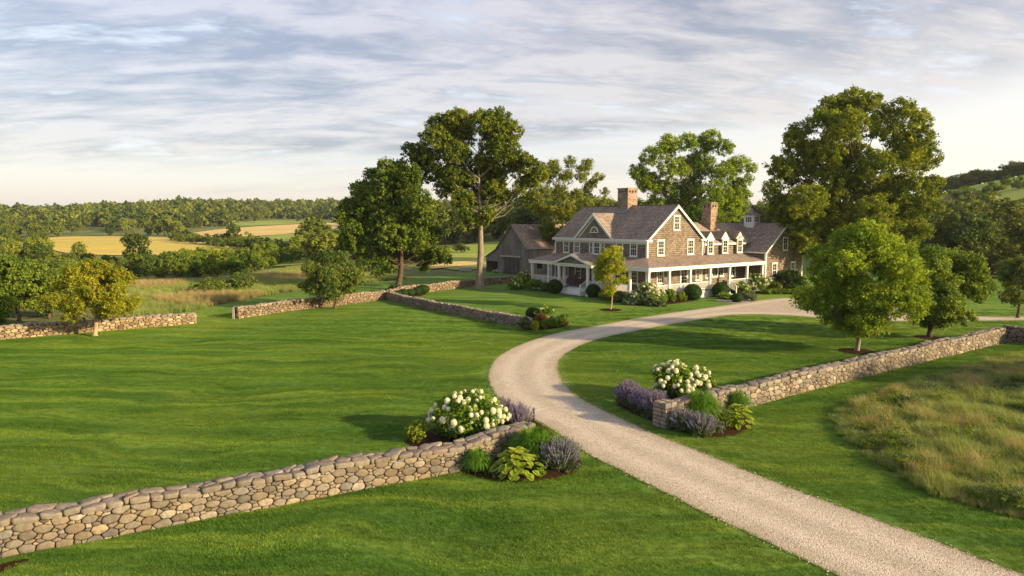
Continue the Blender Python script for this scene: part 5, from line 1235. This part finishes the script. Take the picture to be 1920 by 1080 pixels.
def hyd_far(p, w, h, label, seed, leaf='leaf_hydrangea', nb=60, br=.11, petal='petal'):
    rg = np.random.default_rng(seed); t = tag(link('hydrangea_bush', None, loc=p), label, 'hydrangea'); V, Fq, ti, L = fol(rg, w, h, 9000, .105, 14, w*.2)
    link('foliage', npmesh('foliage', V, Fq, [leaf], tint=ti), t); C = []
    for _ in range(nb):
        l = L[rg.integers(len(L))]; d = rg.normal(size=3); d[2] = abs(d[2]); d /= np.linalg.norm(d); C.append(np.array(l[:3])+d*np.array([1, 1, .85])*l[3]*1.12)
    V, Fq, ti = leaves(rg, np.array(C), rg.uniform(.6, 1, nb)*br*.8, np.full(nb, 22), br*.7, base=rg.normal(0, .1, nb)); o = link('blooms', npmesh('blooms', V, Fq, [petal], tint=ti), t); o['kind'] = 'stuff'; return t
def spikes(rg, n, w, h, out=.55, fl=.42, bw=.018, every=.02):
    a = rg.uniform(0, 2*math.pi, n); q = np.sqrt(rg.random(n)); bx, by = np.cos(a)*q*w*.18, np.sin(a)*q*w*.18; hh = h*rg.uniform(.72, 1.05, n)*(1-.35*q**2); ex, ey = np.cos(a)*q*w*.5, np.sin(a)*q*w*.5
    V = []; Fq = []; C = []
    for k in range(n):
        pts = [Vector((bx[k], by[k], 0)), Vector((bx[k]*.5+ex[k]*.5, by[k]*.5+ey[k]*.5, hh[k]*.6)), Vector((ex[k], ey[k], hh[k]))]; s = Vector((-math.sin(a[k]), math.cos(a[k]), 0))*.006; i = len(V)
        for p in pts: V += [tuple(p-s), tuple(p+s)]
        Fq += [(i, i+1, i+3, i+2), (i+2, i+3, i+5, i+4)]
        m = int(h*fl/every)
        for j in range(m): f = 1-fl+fl*j/m; C.append(tuple(pts[1].lerp(pts[2], (f-.5)*2) if f > .5 else pts[0].lerp(pts[1], f*2)))
    fv, ff, ft = leaves(rg, np.array(C), np.full(len(C), bw*.9), np.full(len(C), 3), bw*1.7, tv=.05)
    return np.array(V), np.array(Fq), fv, ff, ft
def lavender(name, p, w, h, label, seed, mat='lavender', n=170, green='leaf_sage', fl=.42, cat='lavender', nleaf=2600, size=.05):
    rg = np.random.default_rng(seed); t = tag(link(name, None, loc=p, rz=rg.uniform(0, 6)), label, cat); V, Fq, fv, ff, ft = spikes(rg, n, w, h, fl=fl)
    lv, lf, lt, _ = fol(rg, w*.86, h*.68, nleaf, size, 10, w*.2)
    link('foliage', npmesh('foliage', np.concatenate([V, lv]), [Fq, lf+len(V)], [green], tint=np.concatenate([np.full(len(V), .6), lt])), t); link('flower_spikes', npmesh('flower_spikes', fv, ff, [mat], tint=ft), t); return t
def fountain(p, w, h, label, seed, n=900, name='ornamental_grass'):
    rg = np.random.default_rng(seed); a = rg.uniform(0, 2*math.pi, n); q = rg.uniform(.15, 1, n)**.7; V = []; Fq = []; T = []
    K = 5
    for k in range(n):
        r0 = .12*w*math.sqrt(rg.random()); R_ = q[k]*w*.5*rg.uniform(.85, 1.08); zt = h*(1-.42*q[k]**1.5)*rg.uniform(.85, 1.08); dx, dy = math.cos(a[k]), math.sin(a[k]); i = len(V); wd = .0095*rg.uniform(.7, 1.3)
        droop = h*.42*q[k]**2*rg.uniform(.5, 1.3); tt = rg.normal(.45, .16)
        for j in range(K+1):
            f = j/K; r = r0+(R_-r0)*f**1.15; z = zt*math.sin(f*1.75)/math.sin(1.57)*.98-droop*f**3; wk = wd*(1-f**3)+.0012
            V += [(dx*r-dy*wk, dy*r+dx*wk, z), (dx*r+dy*wk, dy*r-dx*wk, z)]; T += [tt+f*.15]*2
            if j: Fq.append((i+2*j-2, i+2*j-1, i+2*j+1, i+2*j))
    return tag(link(name, npmesh(name, V, np.array(Fq), ['blade'], tint=np.clip(T, 0, 1)), loc=p), label, 'ornamental grass')
def hosta(p, w, h, label, seed, n=135):
    rg = np.random.default_rng(seed); V = []; Fq = []; T = []; nu, nv = 6, 3
    for k in range(n):
        tier = k/n; a = k*2.399+rg.normal(0, .2); rb = w*.5*(.30+.60*tier)*rg.uniform(.9, 1.08)*(.4+.6*min(1, tier*2)); L_ = w*.155*rg.uniform(.75, 1.2); wd = L_*.46; zb = h*(1.0-.72*tier**1.4)*rg.uniform(.88, 1.08)-.02
        dx, dy = math.cos(a), math.sin(a); i = len(V); dr = -.1+.62*tier+rg.normal(0, .16); tw = rg.normal(0, .15)
        for u in range(nu+1):
            f = u/nu; wk = wd*math.sin(math.pi*min(1, f*.93+.05))**.75; r = rb-L_*.4+L_*f; z = zb-dr*L_*f*f*.9+.05*L_
            for v in range(nv):
                s = v-1; px_ = dx*r-dy*s*wk; py_ = dy*r+dx*s*wk; V.append((px_, py_, max(.02, z-(.0 if s else wk*.22)+s*tw*wk))); T.append((.80 if s else .34)+rg.normal(0, .03)-.28*tier*(0 if s else 1)-.12*tier)
            if u:
                for v in range(nv-1): b_ = i+(u-1)*nv+v; Fq.append((b_, b_+1, b_+nv+1, b_+nv))
        # stalk
        b_ = len(V); V += [(dx*.04, dy*.04, 0), (dx*.06, dy*.06, 0), (dx*(rb-L_*.38), dy*(rb-L_*.38), max(.03, zb-.01)), (dx*(rb-L_*.38)-dy*.012, dy*(rb-L_*.38)+dx*.012, max(.03, zb-.01))]; T += [.2]*4; Fq.append((b_, b_+1, b_+2, b_+3))
    return tag(link('hosta_plant', npmesh('hosta_plant', V, np.array(Fq), ['hosta'], tint=np.clip(T, 0, 1), smooth=True), loc=p), label, 'hosta')
def ball_mesh(seed, n=5200, size=.07, sq=.92, ns=.05):
    rg = np.random.default_rng(seed); d = rg.normal(size=(n, 3)); d /= np.linalg.norm(d, axis=1, keepdims=True); wob = 1+ns*np.sin(d[:, :1]*5+seed)*np.sin(d[:, 1:2]*6+1)*np.cos(d[:, 2:]*5)
    C = d*wob*rg.uniform(.93, 1.02, (n, 1))*np.array([1, 1, sq])+np.array([0, 0, sq*.93]); C = C[C[:, 2] > 0]; V, Fq, ti = leaves(rg, C, np.full(len(C), .02), np.full(len(C), 1), size, tv=.14)
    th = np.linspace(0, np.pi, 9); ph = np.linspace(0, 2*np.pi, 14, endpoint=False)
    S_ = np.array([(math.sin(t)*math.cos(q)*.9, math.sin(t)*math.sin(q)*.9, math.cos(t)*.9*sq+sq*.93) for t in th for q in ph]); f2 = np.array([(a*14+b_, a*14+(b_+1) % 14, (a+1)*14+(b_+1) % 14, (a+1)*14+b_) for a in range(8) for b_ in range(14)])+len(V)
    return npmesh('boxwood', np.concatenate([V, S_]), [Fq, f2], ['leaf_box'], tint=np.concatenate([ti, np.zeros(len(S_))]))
BALL = [ball_mesh(1), ball_mesh(2, sq=.86, ns=.08)]
def ball(px, py, wpx, label, k=0, hk=1.0):
    p = G(px, py); r = wpx*p.y/F/2; o = link('boxwood_globe', BALL[k], loc=(p.x, p.y+r*.6, p.z), rz=px); o.scale = (r, r, r*hk); return tag(o, label, 'boxwood')
def shrub(px, py, wpx, hpx, label, leaf='leaf_shrub', seed=0, name='garden_shrub', size=.09, nleaf=6500, cat='shrub', n=12, r=None, dy=.4):
    p = G(px, py); m = p.y/F; rg = np.random.default_rng(seed or int(px)); V, Fq, ti, L = fol(rg, wpx*m, hpx*m, nleaf, size, n, (r or .2)*wpx*m)
    return tag(link(name, npmesh(name, V, Fq, [leaf], tint=ti), loc=(p.x, p.y+dy, p.z)), label, cat)
def P(px, py, dy=0): p = G(px, py); return (p.x, p.y+dy, p.z)
# beds by the two near walls
hydrangea(P(880, 822, .4), 2.9, 1.62, 'big white blooming hydrangea behind the near wall', 31, 85, 17000)
hydrangea(P(1272, 752, .3), 2.9, 1.72, 'big white blooming hydrangea beside the purple lavender', 32, 95, 14000)
sh = shrub(779, 834, 52, 42, 'small olive green flowering shrub left of the near hydrangea', 'leaf_bush', 33, size=.06, nleaf=5000)
lavender('lavender_clump', P(942, 800), 1.2, 1.25, 'hazy purple lavender just right of the near hydrangea', 34); lavender('lavender_clump', P(972, 806), 1.3, 1.1, 'purple lavender clump beside the small dark lamp post', 35)
fountain(P(1003, 862), 2.6, 1.2, 'large arching green grass clump at the near wall end', 36, 1900); fountain(P(895, 886, .1), 1.35, .85, 'small spiky green grass clump against the near wall face', 37, 700)
hosta(P(971, 893, .2), 1.75, .78, 'lime and green hosta in the near mulch bed', 38)
lavender('catmint_clump', P(1052, 886, .3), 1.5, 1.1, 'grey violet catmint at the right tip of the near bed', 39, 'catmint', 200, cat='catmint', nleaf=5000)
shrub(945, 862, 26, 34, 'small leafy shrub between two grass clumps at the near wall', 'leaf_hydrangea', 40, size=.06)
lavender('lavender_clump', P(1180, 764, .2), 1.45, 1.2, 'deep purple lavender, outermost clump by the drive', 41, n=260); lavender('lavender_clump', P(1205, 776, .2), 1.35, 1.1, 'purple lavender, middle clump left of the stone pier', 42, n=240); lavender('lavender_clump', P(1230, 786, .2), 1.4, 1.2, 'purple lavender leaning against the squared stone pier', 43, n=260)
fountain(P(1314, 792, .1), 2.5, 1.4, 'dome of arching green grass in front of the long wall', 44, 1700); fountain(P(1384, 774, .1), 1.7, 1.0, 'green grass mound behind the lime hosta of the right bed', 45, 800)
lavender('catmint_clump', P(1277, 808, .2), 1.35, .95, 'grey blue catmint at the foot of the stone pier', 46, 'catmint', 170, cat='catmint', nleaf=4500); lavender('catmint_clump', P(1318, 819, .25), 1.4, .9, 'grey blue catmint below the arching grass dome', 47, 'catmint', 170, cat='catmint', nleaf=4500)
shrub(1352, 819, 38, 30, 'low silvery grey shrub at the tip of the right bed', 'leaf_silver', 48, size=.045, nleaf=5000)
hosta(P(1384, 803, .2), 1.45, .85, 'yellow green hosta in the right mulch bed', 49, 110)
# the little island at the end of the grey wall
ball(999, 600, 27, 'dark green clipped globe at the top of the driveway island'); hyd_far(P(1022, 603, .3), 1.5, 1.3, 'yellow white flowering hydrangea in the driveway island', 51, br=.10, nb=26)
for a in ((985, 619, 30, 24, 'blue green mounded shrub at the left of the driveway island', 'leaf_sage'), (1010, 612, 34, 24, 'rusty brown shrub in the middle of the driveway island', 'leaf_bronze'), (1004, 620, 20, 20, 'lime green upright shrub at the front of the driveway island', 'leaf_lime'), (1022, 617, 28, 18, 'olive green low shrub at the front of the driveway island', 'leaf_bush'), (1040, 614, 24, 20, 'bright green rounded shrub in the driveway island', 'leaf_hydrangea'), (1056, 610, 30, 20, 'dark green mounded shrub at the right tip of the island', 'leaf_shrub')): shrub(*a, dy=.2)
# low boxwoods under the dark maple
for i, (x, y, w, lb) in enumerate(((729, 557, 22, 'leftmost'), (742, 559, 20, 'second from left'), (755, 557, 20, 'third from left'), (768, 556, 20, 'fourth from left'), (781, 554, 20, 'second from right'), (793, 551, 24, 'rightmost'))):
    ball(x, y, w, 'low clipped boxwood under the dark maple, '+lb+' of the front row', i % 2, .85)
shrub(740, 549, 34, 16, 'dark spreading shrub behind the boxwoods under the maple', 'leaf_box', 52); shrub(771, 547, 16, 14, 'orange tinged flowering shrub behind the boxwoods', 'leaf_bronze', 53, size=.08)
# along the porch
hyd_far(P(982, 541, 1), 2.9, 2.0, 'white flowering hydrangea at the far left porch corner', 54, nb=90, br=.14); hyd_far(P(966, 543, .2), 1.9, .9, 'low pale flowering shrub at the left foot of the big porch hydrangea', 55, nb=40, br=.13)
shrub(1003, 545, 36, 20, 'dark green yew left of the front steps', 'leaf_shrub', 56); shrub(1023, 547, 26, 16, 'low rose shrub between yew and clipped globe', 'leaf_small_dark', 57)
ball(1041, 551, 30, 'large clipped boxwood globe left of the white front steps'); ball(1113, 558, 28, 'clipped boxwood globe right of the white front steps')
for a in ((1136, 563, 34, 20, 'spreading green shrub right of the front globe', 'leaf_shrub'), (1160, 567, 34, 20, 'dark shrub behind the lime sapling', 'leaf_small_dark'), (1182, 570, 26, 18, 'green shrub left of the cream hydrangea', 'leaf_shrub'), (1185, 573, 32, 12, 'low silver edging plants before the cream hydrangea', 'leaf_silver'), (1255, 567, 34, 26, 'mid green shrub right of the cream hydrangea', 'leaf_shrub'), (1280, 565, 24, 16, 'yellow tipped low shrub beside the side globe', 'leaf_bush'), (1232, 575, 40, 11, 'low green ground cover before the cream hydrangea', 'leaf_sage')): shrub(*a)
hyd_far(P(1214, 573, .8), 3.0, 2.1, 'large cream flowering hydrangea at the porch corner', 58, nb=170, br=.17); hyd_far(P(1236, 573, .6), 1.9, 1.4, 'smaller cream hydrangea touching the large one', 59, nb=70, br=.15)
ball(1301, 564, 35, 'big clipped boxwood globe left of the side steps'); ball(1354, 558, 32, 'big clipped boxwood globe right of the side steps')
hyd_far(P(1360, 561, .1), 1.5, .6, 'low white flowers at the foot of the right side globe', 60, nb=22, br=.09); hyd_far(P(1388, 553, .3), 2.2, 1.5, 'pink white flowering shrub between globe and white hydrangea', 61, nb=40, br=.14)
hyd_far(P(1422, 549, .6), 3.4, 2.1, 'white flowering hydrangea below the last porch bay', 62, nb=70, br=.17)
ball(1384, 567, 24, 'small dark globe beside the flagstone path', 1, .85); shrub(1411, 565, 24, 18, 'grey twiggy shrub on the grass near the forecourt', 'leaf_silver', 63, size=.06); shrub(1397, 563, 22, 15, 'pale wispy shrub behind the small dark globe', 'leaf_sage', 64, size=.06)
shrub(1482, 545, 62, 38, 'wide dark yew below the right gable windows', 'leaf_box', 65, size=.14, nleaf=9000); shrub(1454, 547, 26, 18, 'small dark shrub left of the wide yew', 'leaf_small_dark', 66)
for k, x in enumerate((1440, 1458, 1476, 1494)): shrub(x, 552, 24, 9, 'low clipped edging hedge plant along the right lawn', 'leaf_shrub', 70+k)['group'] = 'low edging hedge by the right lawn'

# unseen trees added right of the view to shade the near lawn and drive
for x, y, h, lb in ((64, 14, 15, 'tall leafy tree added for shade right of the rough grass, outside the view'), (47, -14, 13, 'leafy tree added for shade behind the viewpoint on the right, outside the view')):
    put('shade_tree', WD[int(x) % 5], Vector((x, y, 0)), h/10, h/10, lb, 'tree', None)
# loose stones lying on and beside the drive
def loose():
    rg = np.random.default_rng(12); srcs = []
    for k in range(4):
        th = np.linspace(0, np.pi, 4); V = np.array([(math.sin(t)*math.cos(a), math.sin(t)*math.sin(a), .55*math.cos(t)) for t in th for a in np.arange(5)*1.2566+k]); V *= rg.uniform(.75, 1.2, (len(V), 1)); V[:5] = V[0]; V[-5:] = V[-1]
        Fq = np.array([(a*5+b, a*5+(b+1) % 5, (a+1)*5+(b+1) % 5, (a+1)*5+b) for a in range(3) for b in range(5)]); srcs.append((V, Fq, np.full(len(V), rg.uniform(.1, .9)), 0))
    n = 90000; x = rg.uniform(-6, 30, n); y = rg.uniform(12, 46, n); k = inside(DA, x, y) & (np.abs(x) < .8*y); x, y = x[k], y[k]; d = edge_dist(DA, x, y)
    k = rg.random(len(x)) < np.clip(.22+.9*np.exp(-d/.25), 0, 1)*np.clip(1.6-y/36, .15, 1); x, y = x[k], y[k]; X = list(x); Y = list(y)
    for i in range(len(DA)):
        a, b = DA[i], DA[(i+1) % len(DA)]; L_ = np.hypot(*(b-a))
        if L_ > 12: continue
        for q in range(int(L_/.05)):
            c = a+(b-a)*rg.random()
            if 12 < c[1] < 40: X.append(c[0]+rg.normal(0, .07)); Y.append(c[1]+rg.normal(0, .07))
    X = np.array(X); Y = np.array(Y); scatter('loose_gravel', srcs, ['pebble'], np.stack([X, Y, H(X, Y)+.014], 1), rg.uniform(0, 6.28, len(X)), rg.uniform(.008, .026, len(X)), rg.integers(0, 4, len(X)), 'loose pale gravel stones on the drive', 'gravel')
loose()

for a in ((930, 896, 26, 14, 'low grey green edging plant between the small grass clump and hosta', 'leaf_sage', 81), (1012, 896, 30, 20, 'low green filler plant right of the near hosta', 'leaf_hydrangea', 82), (925, 852, 34, 26, 'leafy green plant tucked against the near wall behind the hosta', 'leaf_shrub', 83), (1349, 800, 34, 26, 'leafy green plant between grass dome and lime hosta', 'leaf_shrub', 84), (1296, 812, 26, 18, 'low sage green plant between the two catmints', 'leaf_sage', 85), (1250, 752, 40, 22, 'low green foliage between purple lavender and hydrangea', 'leaf_sage', 86)): shrub(*a[:6], seed=a[6], size=.05, nleaf=4500, dy=.15)
